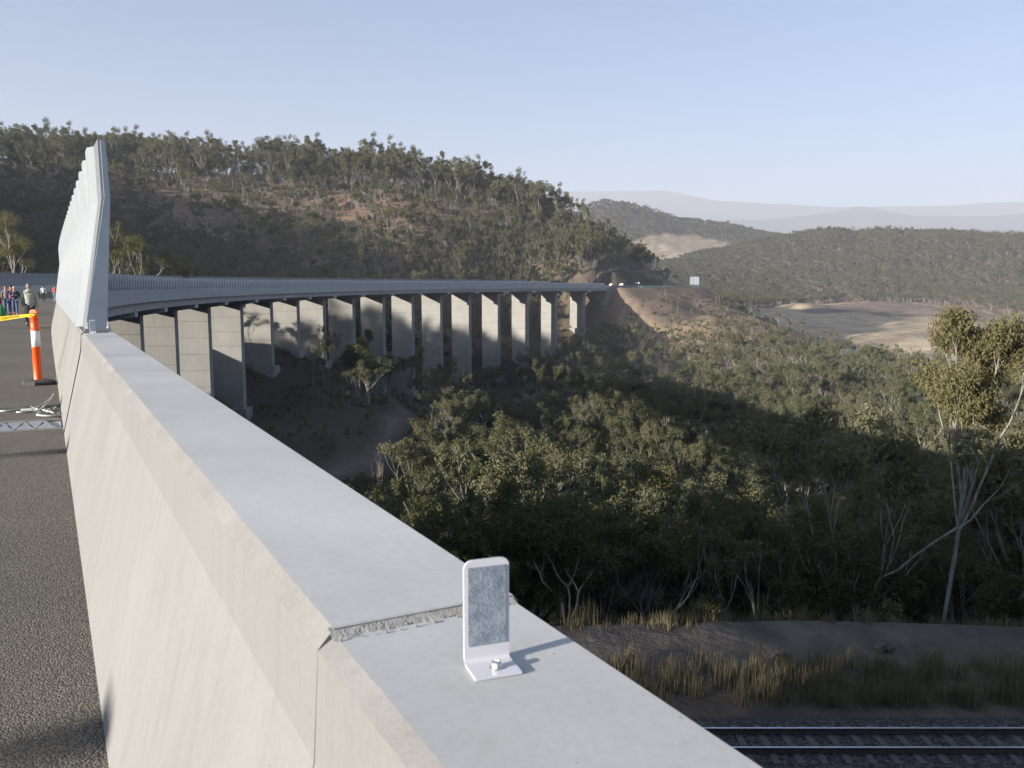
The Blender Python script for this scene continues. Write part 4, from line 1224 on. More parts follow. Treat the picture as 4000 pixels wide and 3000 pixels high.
def utility(label, s, off, turn, tray_box):
    x, y, z = pt(s, off, 0.0)
    t = thing('work_truck', label, 'truck', (x, y, z), -heading(s) + turn)
    bd = obj('body', hull([(-2.6, 0.86, 0.45, 0.95, 0.05), (-2.5, 0.90, 0.42, 1.05, 0.05), (-0.4, 0.92, 0.42, 1.08, 0.05), (1.5, 0.92, 0.42, 1.08, 0.06), (2.4, 0.88, 0.45, 0.98, 0.10), (2.6, 0.82, 0.50, 0.88, 0.12)]).mesh('body'), body_white, t)
    cb = obj('cab', hull([(-0.35, 0.86, 1.0, 1.72, 0.14), (-0.1, 0.88, 1.0, 1.80, 0.16), (0.75, 0.88, 1.0, 1.80, 0.16), (1.55, 0.86, 1.0, 1.14, 0.05)]).mesh('cab'), body_white, t)
    for sx_ in (-1, 1):
        b = MB(); b.hexa([(sx_ * 0.885, -0.2, 1.15), (sx_ * 0.895, -0.2, 1.15), (sx_ * 0.885, 1.0, 1.15), (sx_ * 0.895, 1.0, 1.15), (sx_ * 0.80, -0.1, 1.68), (sx_ * 0.81, -0.1, 1.68), (sx_ * 0.80, 0.7, 1.68), (sx_ * 0.81, 0.7, 1.68)])
        obj('side_window', b.mesh('side_window'), glass, cb)
        b = MB(); b.box(sx_ * 0.7 - 0.12, sx_ * 0.7 + 0.12, -2.63, -2.58, 0.65, 0.92); obj('tail_light', b.mesh('tail_light'), red_lens, t)
        b = MB(); b.box(sx_ * 0.62 - 0.16, sx_ * 0.62 + 0.16, 2.56, 2.63, 0.68, 0.86); obj('headlight', b.mesh('headlight'), M['white_tape'], t)
    b = MB(); b.box(-0.66, 0.66, -0.37, -0.352, 1.15, 1.66); obj('rear_window', b.mesh('rear_window'), glass, cb)
    b = MB(); b.hexa([(-0.74, 0.80, 1.74), (0.74, 0.80, 1.74), (-0.80, 1.50, 1.20), (0.80, 1.50, 1.20), (-0.74, 0.83, 1.76), (0.74, 0.83, 1.76), (-0.80, 1.54, 1.22), (0.80, 1.54, 1.22)]); obj('windscreen', b.mesh('windscreen'), glass, cb)
    for wx in (-0.80, 0.80):
        for wy in (-1.65, 1.65): wheel(t, wx, wy, 0.37)
    b = MB(); b.box(-0.55, 0.55, 0.15, 0.40, 1.82, 1.98); obj('beacon_bar', b.mesh('beacon_bar'), amber, t)
    if tray_box:
        b = MB(); b.box(-0.9, 0.9, -2.5, -0.6, 1.10, 2.0); obj('canopy_box', b.mesh('canopy_box'), body_white, t)
        b = MB(); b.box(-0.7, 0.7, -2.2, -1.9, 2.01, 2.2); obj('beacon_bar', b.mesh('beacon_bar'), amber, t)
    else:
        b = MB()
        b.box(-0.88, 0.88, -2.5, -2.44, 1.06, 1.5); b.box(-0.9, -0.85, -2.43, -0.45, 1.06, 1.5); b.box(0.85, 0.9, -2.43, -0.45, 1.06, 1.5)
        obj('tray_sides', b.mesh('tray_sides'), body_white, t)
utility('white work truck with box canopy and amber light bars at the viaduct end', 588, -4.0, 0.9, True)
utility('white work truck with open tray parked past the end of the noise barrier', 582, -7.0, 0.6, False)

# ------------------------------------------------------------------ houses on the ridge
def house(label, x, y, w, d, h, wallc, roofc, hip, rz):
    z = g1(x, y) + 2.2
    t = thing('house', label, 'house', (x, y, z), rz)
    b = MB(); b.box(-w / 2, w / 2, -d / 2, d / 2, -6, h); wl_ = obj('wall', b.mesh('wall'), simple('house_wall', wallc, 0.8), t)
    e = 0.6; rh = d * 0.28; i_ = d * 0.5 if hip else 0.0
    v = [(-w / 2 - e, -d / 2 - e, h), (w / 2 + e, -d / 2 - e, h), (w / 2 + e, d / 2 + e, h), (-w / 2 - e, d / 2 + e, h), (-w / 2 - e + i_, 0, h + rh), (w / 2 + e - i_, 0, h + rh)]
    obj('roof', mesh_from('roof', v, [(0, 1, 5, 4), (2, 3, 4, 5), (1, 2, 5), (3, 0, 4), (3, 2, 1, 0)]), simple('house_roof', roofc, 0.6), t)
    n = max(2, int(w / 3.2))
    for k in range(n):
        cx_ = -w / 2 + w * (k + 0.5) / n
        b = MB(); b.box(cx_ - 0.75, cx_ + 0.75, -d / 2 - 0.06, -d / 2 + 0.02, 1.0, 2.3); wi = obj('window', b.mesh('window'), M['white_paint'], t)
        b = MB(); b.box(cx_ - 0.66, cx_ + 0.66, -d / 2 - 0.075, -d / 2 - 0.062, 1.08, 2.22); obj('pane', b.mesh('pane'), glass, wi)
house('low brick house with red tiled roof among the ridge trees, leftmost', -262, 728, 15, 9, 3.2, (0.35, 0.24, 0.18), (0.30, 0.13, 0.09), True, 0.1)
house('blue grey roofed house on the skyline near the ridge top', -229, 733, 17, 9, 4.6, (0.25, 0.28, 0.33), (0.16, 0.19, 0.24), False, -0.15)
house('pale two-level house on the skyline beside the blue grey one', -213, 738, 11, 9, 6.0, (0.62, 0.62, 0.60), (0.45, 0.47, 0.50), False, 0.05)
house('long white-roofed house half hidden by trees along the ridge', -146, 733, 19, 10, 3.4, (0.50, 0.48, 0.45), (0.68, 0.69, 0.70), True, 0.1)
house('white gabled house just right of the long white roof', -129, 737, 10, 8, 4.4, (0.66, 0.65, 0.62), (0.62, 0.63, 0.64), False, 0.5)
house('reddish brick house lowest on the wooded ridge', -72, 713, 14, 8, 3.2, (0.30, 0.17, 0.12), (0.24, 0.15, 0.12), True, -0.1)

# ------------------------------------------------------------------ railway
def rail(label, y0):
    t = thing('rail', label, 'rail', (10, y0, -11.7))
    poly = [(-0.06, 0), (0.06, 0), (0.06, 0.015), (0.012, 0.03), (0.012, 0.105), (0.034, 0.112), (0.034, 0.148), (-0.034, 0.148), (-0.034, 0.112), (-0.012, 0.105), (-0.012, 0.03), (-0.06, 0.015)]
    b = MB(); b.prism(poly, 210); obj('rail_web', b.mesh('rail_web'), M['rust_steel'], t, (-90, 0, 0), 0.0)
    b = MB(); b.box(0, 210, -0.033, 0.033, 0.1485, 0.153); obj('running_surface', b.mesh('running_surface'), M['rail_top'], t, (-90, 0, 0))
rail('far steel rail of the railway track below the bridge', 24.0)
rail('near steel rail of the railway track below the bridge', 22.93)
b = MB(); b.prism([(-2.6, -0.5), (2.6, -0.5), (2.1, 0.0), (1.35, 0.26), (-1.35, 0.26), (-2.1, 0.0)], 210)
tag(obj('track_bed', b.mesh('track_bed'), M['ballast'], None, (-80, 23.46, -12.02)), 'dark ballast bed of the railway track', kind='structure')
slm = MB(); slm.hexa([(-0.12, -1.05, 0), (0.12, -1.05, 0), (-0.12, 1.05, 0), (0.12, 1.05, 0), (-0.10, -1.03, 0.13), (0.10, -1.03, 0.13), (-0.10, 1.03, 0.13), (0.10, 1.03, 0.13)])
slm = slm.mesh('sleeper'); slm.materials.append(M['sleeper'])
for k in range(70):
    tag(obj('sleeper', slm, None, None, (2.0 + k * 0.685, 23.465, -11.87)), 'grey sleeper half buried in ballast under the rails', 'sleeper', 'sleepers under the rails')

# tall dry grass on the bench, and tufts along the top of the bank
def grass(name, label, spots, hmin, hmax, wdt=0.012):
    n = len(spots); P = np.array(spots)
    z = gz(P[:, 0], P[:, 1]) - 0.03
    h = rng.uniform(hmin, hmax, n) * (P[:, 2] if P.shape[1] > 2 else 1)
    a = rng.uniform(0, 6.283, n); l = rng.normal(0.18, 0.14, n) * h
    wx, wy = -np.sin(a) * wdt, np.cos(a) * wdt
    base = np.stack([P[:, 0], P[:, 1], z], 1)
    mid = base + np.stack([np.cos(a) * l * .35, np.sin(a) * l * .35, h * .6], 1)
    tip = base + np.stack([np.cos(a) * l, np.sin(a) * l, h], 1)
    w = np.stack([wx, wy, 0 * wx], 1)
    v = np.stack([base - w, base + w, mid + w * .8, tip, mid - w * .8], 1).reshape(-1, 3)
    i = np.arange(n) * 5
    f = np.concatenate([np.stack([i, i + 1, i + 2, i + 4], 1), np.stack([i + 4, i + 2, i + 3, i + 3], 1)])
    me = bpy.data.meshes.new(name)
    me.from_pydata(v.tolist(), [], [list(map(int, q)) if q[2] != q[3] else list(map(int, q[:3])) for q in f]); me.update()
    return tag(obj(name, me, M['grass']), label, kind='stuff')
sp = []
for k in range(620):
    cx_, cy_ = rng.uniform(2, 40), rng.uniform(26.0, 28.6)
    if cx_ < 9 and rng.random() < 0.5: continue
    m_ = 34; q = rng.uniform(0.6, 1.1)
    sp += [(cx_ + rng.normal(0, 0.16), cy_ + rng.normal(0, 0.16), q) for _ in range(m_)]
grass('tall_grass', 'tall dry straw grass between the rails and the dirt track', sp, 0.45, 1.0)
sp = []
for k in range(260):
    cx_ = rng.uniform(2, 42); cy_ = 31.7 + 0.06 * cx_ + rng.normal(0, 0.45)
    q = rng.uniform(0.5, 1.3) * (1.3 if rng.random() < 0.2 else 0.7)
    sp += [(cx_ + rng.normal(0, 0.16), cy_ + rng.normal(0, 0.16), q) for _ in range(40)]
grass('bank_grass', 'dry grass tufts along the top of the bank before the trees', sp, 0.4, 0.9)
def rock_mesh(seed, r):
    R_ = np.random.default_rng(seed); b = MB(); v = []; f = []
    for i, ph in enumerate((-0.5, 0.1, 0.7, 1.2)):
        for k in range(8):
            a = 6.283 * k / 8; q = r * R_.uniform(0.75, 1.2)
            v.append((q * math.cos(a) * math.cos(ph) * 1.3, q * math.sin(a) * math.cos(ph), q * 0.6 * math.sin(ph)))
    for i in range(3):
        for k in range(8): f.append((i * 8 + k, i * 8 + (k + 1) % 8, (i + 1) * 8 + (k + 1) % 8, (i + 1) * 8 + k))
    f.append(tuple(range(24, 32))); b.add(v, f); return b.mesh('rock')
for k, (x, y, r_, w) in enumerate(((9.6, 29.0, .20, 'small leftmost rock in the straw grass by the dirt track'), (13.6, 29.7, .34, 'largest rock between the straw grass and the dirt track'), (21.0, 30.7, .26, 'flat rock near the right end of the track verge'))):
    tag(obj('rock', rock_mesh(k + 5, r_), M['rock'], None, (x, y, g1(x, y) + r_ * .2), k), w, 'rock', 'rocks along the dirt track')

# ------------------------------------------------------------------ bollard, tape, rope on the near road
def on_road(x, y):
    s_, o_ = inv_path(np.array([x]), np.array([y])); return zdeck(float(s_[0]), float(o_[0]))
bx_, by_ = -7.80, 13.83
bz_ = on_road(bx_, by_)
bo = thing('bollard', 'orange plastic T-top bollard with white band on a black rubber base', 'bollard', (bx_, by_, bz_))
b = MB(); 
oct_ = [(0.27 * math.cos(a), 0.24 * math.sin(a)) for a in [math.pi / 8 + i * math.pi / 4 for i in range(8)]]
v = [(x, y, 0.003) for x, y in oct_] + [(x, y, 0.045) for x, y in oct_] + [(x * .9, y * .88, 0.07) for x, y in oct_] + [(x * .35, y * .5, 0.085) for x, y in oct_]
f = [tuple(range(8))[::-1]] + [(r_ * 8 + i, r_ * 8 + (i + 1) % 8, r_ * 8 + 8 + (i + 1) % 8, r_ * 8 + 8 + i) for r_ in range(3) for i in range(8)] + [tuple(range(24, 32))]
b.add(v, f); obj('rubber_base', b.mesh('rubber_base'), M['rubber'], bo)
b = MB(); b.lathe([(0.068, 0.08), (0.066, 0.085), (0.064, 0.60), (0.070, 0.605), (0.070, 0.62), (0.058, 0.622)], 24); obj('lower_post', b.mesh('lower_post', smooth=True), M['orange'], bo)
b = MB(); b.lathe([(0.0655, 0.622), (0.0655, 0.885)], 24); obj('reflective_band', b.mesh('reflective_band', smooth=True), M['white_tape'], bo)
b = MB(); b.lathe([(0.058, 0.886), (0.070, 0.888), (0.070, 0.905), (0.064, 0.91), (0.062, 1.09), (0.066, 1.095), (0.066, 1.115), (0.045, 1.135), (0.026, 1.145), (0.026, 1.175)], 24); obj('upper_post', b.mesh('upper_post', smooth=True), M['orange'], bo)
b = MB()
n = 12; prof = [(-0.064 + 0.128 * i / n) for i in range(n + 1)]
v = []; f = []
for i, x in enumerate(prof):
    hh = 0.052 * math.sqrt(max(0.0, 1 - (x / 0.066) ** 2)) + 0.004
    for yy in (-0.03, 0.03): v += [(x, yy, 1.172), (x, yy, 1.172 + hh)]
for i in range(n):
    a = i * 4; c = a + 4
    f += [(a, c, c + 1, a + 1), (a + 2, a + 3, c + 3, c + 2), (a + 1, c + 1, c + 3, a + 3), (a, a + 2, c + 2, c)]
f += [(0, 1, 3, 2), (n * 4, n * 4 + 2, n * 4 + 3, n * 4 + 1)]
b.add(v, f); obj('handle', b.mesh('handle'), M['orange'], bo)
bo.rotation_euler = (0, 0, -0.15)

# caution tape from the bollard to the left
tp = thing('caution_tape', 'yellow tape printed CAUTION tied to the bollard neck', 'tape', (bx_, by_, bz_ + 1.14))
p0 = Vector((-0.045, -0.01, 0.0)); p1 = Vector((-3.6, -0.75, -0.16))
v = []; f = []; NT_ = 40
def tape_pt(q):
    p = p0.lerp(p1, q); return p + Vector((0, 0, -0.10 * math.sin(math.pi * q)))
def tape_w(q): return 0.024 + 0.014 * min(1, q * 8)
for i in range(NT_ + 1):
    q = i / NT_; p = tape_pt(q); tw = 0.5 * (1 - min(1, q * 10)) + 0.06 * math.sin(q * 19)
    u = Vector((0, math.sin(tw), math.cos(tw))) * tape_w(q)
    v += [p - u, p + u, p - u + Vector((0, 0.0008, 0)), p + u + Vector((0, 0.0008, 0))]
for i in range(NT_):
    a = i * 4; c = a + 4; f += [(a, c, c + 1, a + 1), (a + 2, a + 3, c + 3, c + 2)]
obj('band', mesh_from('band', v, f), M['yellow'], tp)
b = MB(); b.tube([(-0.03, -0.045, 0.01), (0.03, -0.05, 0.0), (0.045, 0.0, 0.012), (0.0, 0.045, 0.0), (-0.045, 0.0, 0.01), (-0.04, -0.04, -0.01), (-0.06, -0.05, -0.05)], 0.014, 6)
obj('knot', b.mesh('knot'), M['yellow'], tp)
tc = bpy.data.curves.new('lettering', 'FONT'); tc.body = 'CAUTION'; tc.size = 0.052; tc.align_x = 'CENTER'; tc.align_y = 'CENTER'; tc.space_character = 1.15
to = bpy.data.objects.new('lettering', tc); COL.objects.link(to)
dg = bpy.context.evaluated_depsgraph_get(); dg.update()
text_me = bpy.data.meshes.new_from_object(to.evaluated_get(dg)); bpy.data.objects.remove(to); text_me.materials.clear(); text_me.materials.append(M['black'])
for q in (0.085, 0.20, 0.32, 0.44, 0.56, 0.68):
    p = tape_pt(q); d = (tape_pt(q - 0.02) - tape_pt(q + 0.02)).normalized()
    o = obj('lettering', text_me, None, tp)
    nrm = Vector((d.y, -d.x, 0)).normalized(); up_ = nrm.cross(d) * 1
    if up_.z < 0: up_ = -up_
    mt = Matrix((d, up_, d.cross(up_))).transposed().to_4x4(); mt.translation = p + d.cross(up_) * 0.004
    o.matrix_local = mt

# frayed pale rope lying by the barrier
rp = thing('rope', 'loose pale rope lying on the asphalt against the barrier foot', 'rope', (-6.2, 11.0, on_road(-6.2, 11.0))); 
def rz_(s, off, h): x, y, z = pt(s, off, h); return (x + 6.2, y - 11.0, z - rp.location.z)
for pts_ in ([(12.55, -0.62, .012), (12.5, -0.5, .012), (12.55, -0.42, .016), (12.6, -0.33, .012), (12.55, -0.25, .014), (12.65, -0.18, .02), (12.9, -0.10, .03), (13.2, -0.02, .06)],
             [(12.35, -0.40, .012), (12.3, -0.33, .014), (12.4, -0.24, .012), (12.3, -0.18, .02), (12.45, -0.12, .03), (12.9, -0.04, .05), (13.3, 0.03, .12)],
             [(12.2, -0.14, .014), (11.95, -0.17, .012), (11.85, -0.10, .014), (11.8, -0.02, .014), (11.85, 0.06, .012)],
             [(12.45, -0.35, .02), (12.5, -0.22, .02), (12.35, -0.10, .02), (12.2, -0.05, .02), (12.0, 0.02, .02)]):
    b = MB(); b.tube([rz_(*q) for q in pts_], 0.011, 5); obj('strand', b.mesh('strand', smooth=True), M['rope'], rp)
b = MB(); R_ = random.Random(4)
for k in range(26):
    a, c = 12.25 + R_.gauss(0, .22), -0.08 + R_.gauss(0, .09); b.tube([rz_(a, c, .01), rz_(a + R_.gauss(0, .15), min(0.08, c + R_.gauss(0, .08)), .03)], 0.004, 3)
obj('frayed_ends', b.mesh('frayed_ends'), M['rope'], rp)

# added unseen poles left of the frame, placed to stripe the road with shadow
def shadow_pole(label, s, off, h, r_):
    x, y, z = pt(s, off, 1.1); t = thing('shadow_pole', label, 'shadow pole', (x, y, z), -heading(s))
    b = MB(); b.lathe([(r_ * 1.5, -0.02), (r_ * 1.5, 0.3), (r_, 0.32), (r_ * 0.7, h)], 10); obj('pole', b.mesh('pole', smooth=True), M['steel'], t)
    b = MB(); b.tube([(0, 0, h - 0.05), (0.5, 0, h + 0.25), (1.6, 0, h + 0.35)], r_ * 0.5, 6); obj('arm', b.mesh('arm'), M['steel'], t)
    b = MB(); b.box(1.5, 2.1, -0.13, 0.13, h + 0.27, h + 0.36); obj('arm_head', b.mesh('arm_head'), M['steel'], t)
shadow_pole('unseen steel pole added on the far parapet to shadow the near road', 1.9, -19.7, 2.5, 0.07)
shadow_pole('second unseen pole added along the far parapet for its shadow', 7.9, -19.7, 2.5, 0.06)
shadow_pole('third unseen pole added along the far parapet for its shadow', 11.5, -19.7, 2.5, 0.05)
shadow_pole('fourth unseen pole added along the far parapet for its shadow', 28.0, -19.7, 2.5, 0.07)

# ------------------------------------------------------------------ people
def skin_mesh(joints, edges, radii, root=0, sub=2):
    me = bpy.data.meshes.new('tmp'); me.from_pydata([tuple(j) for j in joints], edges, []); me.update()
    o = bpy.data.objects.new('tmp', me); COL.objects.link(o)
    o.modifiers.new('skin', 'SKIN'); sv = me.skin_vertices[0].data
    for i, r_ in enumerate(radii): sv[i].radius = (r_, r_) if not isinstance(r_, tuple) else r_
    for i in range(len(joints)): sv[i].use_root = (i == root)
    sm = o.modifiers.new('sub', 'SUBSURF'); sm.levels = sub; sm.render_levels = sub
    dg = bpy.context.evaluated_depsgraph_get(); dg.update()
    out = bpy.data.meshes.new_from_object(o.evaluated_get(dg))
    bpy.data.objects.remove(o); bpy.data.meshes.remove(me)
    out.polygons.foreach_set('use_smooth', np.ones(len(out.polygons), dtype=bool))
    return out
def deform(me, fn):
    n = len(me.vertices); a = np.empty(n * 3, dtype=np.float32); me.vertices.foreach_get('co', a); a = a.reshape(-1, 3)
    a = fn(a); me.vertices.foreach_set('co', a.astype(np.float32).ravel()); me.update()
def ellipsoid(b, c, r, n=10, m=7, zcut=-1.0):
    v = []; f = []
    for i in range(m + 1):
        ph = math.asin(max(-1, zcut)) + (math.pi / 2 - math.asin(max(-1, zcut))) * i / m
        for k in range(n):
            a = 6.2832 * k / n; v.append((c[0] + r[0] * math.cos(ph) * math.cos(a), c[1] + r[1] * math.cos(ph) * math.sin(a), c[2] + r[2] * math.sin(ph)))
    for i in range(m):
        for k in range(n): f.append((i * n + k, i * n + (k + 1) % n, (i + 1) * n + (k + 1) % n, (i + 1) * n + k))
    b.add(v, f)
skin_m = simple('skin', (0.42, 0.25, 0.17), 0.6, 0, 0.05)
PM = {}
def cloth(name, c):
    if name not in PM: PM[name] = simple(name, c, 0.85, 0, 0.15, 14, 0.2)
    return PM[name]
def person(label, x, y, face, h, stride, arms, top, bottom, shoe, sleeve='long', hem=0.86, puff=0.0, fat=1.0, hair=None, long_hair=False, cap=None, glasses=False, hood=None):
    """face: 0 looks to -y (towards the camera), pi walks away. Faces -y in its own frame."""
    z = on_road(x, y); k = h / 1.75
    t = thing('person', label, 'person', (x, y, z), face); t.scale = (k, k, k)
    # skeleton
    hz = 0.92
    def leg(sx, a):                                   # a > 0: leg forward (-y)
        hip = Vector((0.09 * sx, 0, hz)); kn = hip + Vector((0.01 * sx, -math.sin(a + 0.10) * 0.43, -math.cos(a + 0.10) * 0.43))
        ba = a - (0.55 if a < 0 else 0.02); an = kn + Vector((0, -math.sin(ba) * 0.42, -math.cos(ba) * 0.42)); return hip, kn, an
    legs = {1: leg(1, stride), -1: leg(-1, -stride)}
    low = min(legs[1][2].z, legs[-1][2].z) - 0.085
    J = []; E = []; Rr = []
    def add(p, r_, parent=None):
        J.append(Vector(p) - Vector((0, 0, low))); Rr.append(r_)
        if parent is not None: E.append((parent, len(J) - 1))
        return len(J) - 1
    def arm(sx, mode):
        sh = Vector((0.185 * sx, 0.0, 1.415))
        if mode == 'bent':
            el = sh + Vector((0.05 * sx, 0.02, -0.28)); wr = el + Vector((-0.10 * sx, -0.20, 0.06)); hd = wr + Vector((-0.04 * sx, -0.06, 0.01))
        else:
            a = mode; el = sh + Vector((0.055 * sx, -math.sin(a) * 0.28, -math.cos(a) * 0.28)); wr = el + Vector((0.01 * sx, -math.sin(a + 0.25) * 0.25, -math.cos(a + 0.25) * 0.25)); hd = wr + Vector((0, -math.sin(a + 0.3) * 0.08, -math.cos(a + 0.3) * 0.08))
        return sh, el, wr, hd
    A = {1: arm(1, arms[0]), -1: arm(-1, arms[1])}
    pel = add((0, 0, hz + 0.03), 0.135); sp = add((0, 0, 1.10), 0.125, pel); ch = add((0, 0.0, 1.28), 0.145, sp); nb = add((0, 0.0, 1.43), 0.085, ch)
    nk = add((0, -0.012, 1.50), 0.056, nb); h1 = add((0, -0.025, 1.585), 0.076, nk); h2 = add((0, -0.02, 1.665), 0.080, h1); add((0, -0.015, 1.72), 0.05, h2)
    hands = []
    for sx in (1, -1):
        sh, el, wr, hd = A[sx]
        i = add(sh, 0.062, nb); i = add(el, 0.043, i); i = add(wr, 0.029, i); i = add(hd, 0.030, i); hands.append((Vector(wr), Vector(hd), sx))
        hip, kn, an = legs[sx]
        i = add(hip, 0.088, pel); i = add(kn, 0.058, i); i = add(an, 0.040, i); add(an + Vector((0.01 * sx, -0.13, -0.05)), 0.035, i)
    body = skin_mesh(J, E, Rr, pel)
    zoff = Vector((0, 0, low))
    def torso_flat(a, k_=0.74):
        q = smooth(0.80, 0.92, a[:, 2]) * (1 - smooth(1.40, 1.50, a[:, 2])) * (1 - smooth(0.20, 0.26, np.abs(a[:, 0])))
        a[:, 1] *= 1 - (1 - k_) * q; return a
    deform(body, torso_flat)
    def head_shape(a):
        q = smooth(1.53 - low, 1.57 - low, a[:, 2]); a[:, 0] *= 1 - 0.10 * q; a[:, 1] = -0.02 + (a[:, 1] + 0.02) * (1 + 0.10 * q); return a
    deform(body, head_shape)
    body.materials.clear(); body.materials.append(skin_m)
    bodyo = obj('body', body, None, t)
    # fingers and thumb rooted in the palms
    b = MB()
    for wr, hd, sx in hands:
        d = (hd - wr).normalized(); side = d.orthogonal().normalized(); side = Vector((0, 1, 0)) - d * d.y; side.normalize(); nrm = d.cross(side)
        for q, L in ((-1.5, .060), (-0.5, .075), (0.5, .080), (1.5, .070)):
            p = hd - zoff + side * q * 0.014 - d * 0.0; b.tube([p, p + d * L * .5 + nrm * 0.004 * sx, p + d * L * .85 + nrm * 0.018 * sx], [0.0095, 0.0088, 0.006], 6)
        p = wr - zoff + d * 0.03; b.tube([p, p - side * 0.035 + d * 0.03, p - side * 0.042 + d * 0.06], [0.011, 0.010, 0.007], 6)
    obj('fingers', b.mesh('fingers', smooth=True), skin_m, bodyo)
    H0 = 1.63 - low
    b = MB(); v = [(0, -0.128, H0 - 0.015), (-0.017, -0.10, H0 - 0.03), (0.017, -0.10, H0 - 0.03), (0, -0.10, H0 + 0.025), (0, -0.10, H0 - 0.035)]
    b.add(v, [(0, 1, 4), (0, 4, 2), (0, 2, 3), (0, 3, 1)]); obj('nose', b.mesh('nose'), skin_m, bodyo)
    for sx in (-1, 1):
        b = MB(); ellipsoid(b, (0.078 * sx, 0.0, H0 - 0.005), (0.012, 0.022, 0.033), 8, 5); obj('ear', b.mesh('ear'), skin_m, bodyo)
        b = MB(); ellipsoid(b, (0.032 * sx, -0.098, H0 + 0.012), (0.014, 0.008, 0.007), 8, 5); obj('eye', b.mesh('eye'), M['black'], bodyo)
    b = MB(); b.box(-0.024, 0.024, -0.106, -0.098, H0 - 0.066, H0 - 0.056); obj('mouth', b.mesh('mouth'), simple('lips', (0.33, 0.12, 0.10), 0.6), bodyo)
    # trousers
    J2 = []; E2 = []; R2 = []
    def add2(p, r_, parent=None):
        J2.append(Vector(p) - zoff); R2.append(r_)
        if parent is not None: E2.append((parent, len(J2) - 1))
        return len(J2) - 1
    w0 = add2((0, 0, hz + 0.06), 0.150 * fat)
    for sx in (1, -1):
        hip, kn, an = legs[sx]; i = add2(hip + Vector((0, 0, -0.03)), 0.106 * fat, w0); i = add2(hip.lerp(kn, 0.5), 0.090 * fat, i); i = add2(kn, 0.074, i); i = add2(kn.lerp(an, 0.6), 0.062, i); add2(an + Vector((0, 0, 0.01)), 0.058, i)
    me = skin_mesh(J2, E2, R2, w0); deform(me, lambda a: torso_flat(a, 0.80)); me.materials.clear(); me.materials.append(bottom); obj('trousers', me, None, t)
    # top
    J2.clear(); E2.clear(); R2.clear()
    a0 = add2((0, 0, hem), 0.165 * fat + puff); a1 = add2((0, 0, 1.05), 0.150 * fat + puff, a0); a2 = add2((0, 0, 1.28), 0.165 * fat + puff, a1); a3 = add2((0, 0, 1.42), 0.105 + puff * .6, a2); add2((0, 0, 1.475), 0.068 + puff * .5, a3)
    for sx in (1, -1):
        sh, el, wr, hd = A[sx]; i = add2(sh, 0.078 + puff * .7, a3)
        if sleeve == 'long':
            i = add2(sh.lerp(el, 0.6), 0.064 + puff * .7, i); i = add2(el, 0.058 + puff * .6, i); add2(wr, 0.044 + puff * .3, i)
        else: add2(sh.lerp(el, 0.6), 0.066, i)
    me = skin_mesh(J2, E2, R2, a0); deform(me, lambda a: torso_flat(a, 0.76))
    if puff:
        def quilt(a):
            c = np.array([0, 0, 0]); r_ = np.stack([a[:, 0], a[:, 1], 0 * a[:, 0]], 1); n_ = np.linalg.norm(r_, axis=1)[:, None] + 1e-6
            core = np.where(np.abs(a[:, 0]) < 0.22, 1.0, 0.0)[:, None]
            return a + r_ / n_ * core * (0.012 * np.abs(np.sin(a[:, 2] * math.pi / 0.085)) - 0.006)[:, None]
        me2 = me; deform(me2, quilt)
    me.materials.clear(); me.materials.append(top); tp_ = obj('jacket' if sleeve == 'long' else 'shirt', me, None, t)
    if hood is not None:
        b = MB(); ellipsoid(b, (0, 0.085, 1.445 - low), (0.13, 0.075, 0.085), 12, 6); obj('hood', b.mesh('hood', smooth=True), top, tp_)
    for sx in (1, -1):
        an = legs[sx][2] - zoff
        b = MB(); ellipsoid(b, (an.x, an.y - 0.055, an.z - 0.045), (0.05, 0.135, 0.055), 10, 6); obj('shoe', b.mesh('shoe', smooth=True), shoe, t)
    if hair is not None:
        b = MB(); ellipsoid(b, (0, 0.006, H0 + 0.02), (0.093, 0.108, 0.105), 12, 6, -0.1)
        ellipsoid(b, (0, 0.045, H0 - 0.02), (0.083, 0.075, 0.09), 10, 6)
        if long_hair: b.tube([(0.02, 0.07, H0 + 0.04), (0.03, 0.09, H0 - 0.08), (0.05, 0.09, H0 - 0.22)], [0.07, 0.075, 0.035], 8)
        obj('hair', b.mesh('hair', smooth=True), hair, t)
    if cap is not None:
        b = MB(); ellipsoid(b, (0, -0.005, H0 + 0.035), (0.097, 0.112, 0.10), 12, 6, 0.0); b.box(-0.06, 0.06, -0.19, -0.09, H0 + 0.035, H0 + 0.045)
        obj('cap', b.mesh('cap', smooth=True), cap, t)
    if glasses:
        b = MB(); b.box(-0.07, 0.07, -0.122, -0.098, H0 - 0.004, H0 + 0.03); obj('sunglasses', b.mesh('sunglasses'), M['black'], t)
    return t, low
dark_grey = cloth('charcoal_trousers', (0.055, 0.058, 0.06)); jeans = cloth('blue_jeans', (0.07, 0.11, 0.20)); navy = cloth('navy_cloth', (0.03, 0.04, 0.08))
PI = math.pi
awayz = PI - 0.5
person('man in pale grey quilted jacket and navy cap walking away beside the barrier', -18.66, 32.83, PI + 0.45, 1.76, -0.26, (0.12, -0.10), cloth('pale_grey_quilt', (0.34, 0.35, 0.31)), dark_grey, cloth('dark_trainers', (0.05, 0.05, 0.055)), puff=0.028, hem=0.84, cap=cloth('navy_cap', (0.05, 0.065, 0.10)), hair=cloth('grey_hair', (0.25, 0.22, 0.19)), hood=True)
person('person in maroon jacket at the left edge, seen from behind', -19.72, 32.2, PI + 0.5, 1.74, 0.24, (0.05, 0.1), cloth('maroon_jacket', (0.20, 0.025, 0.035)), dark_grey, cloth('brown_shoes', (0.10, 0.08, 0.07)), puff=0.012, hem=0.80, hair=cloth('brown_hair', (0.08, 0.05, 0.035)))
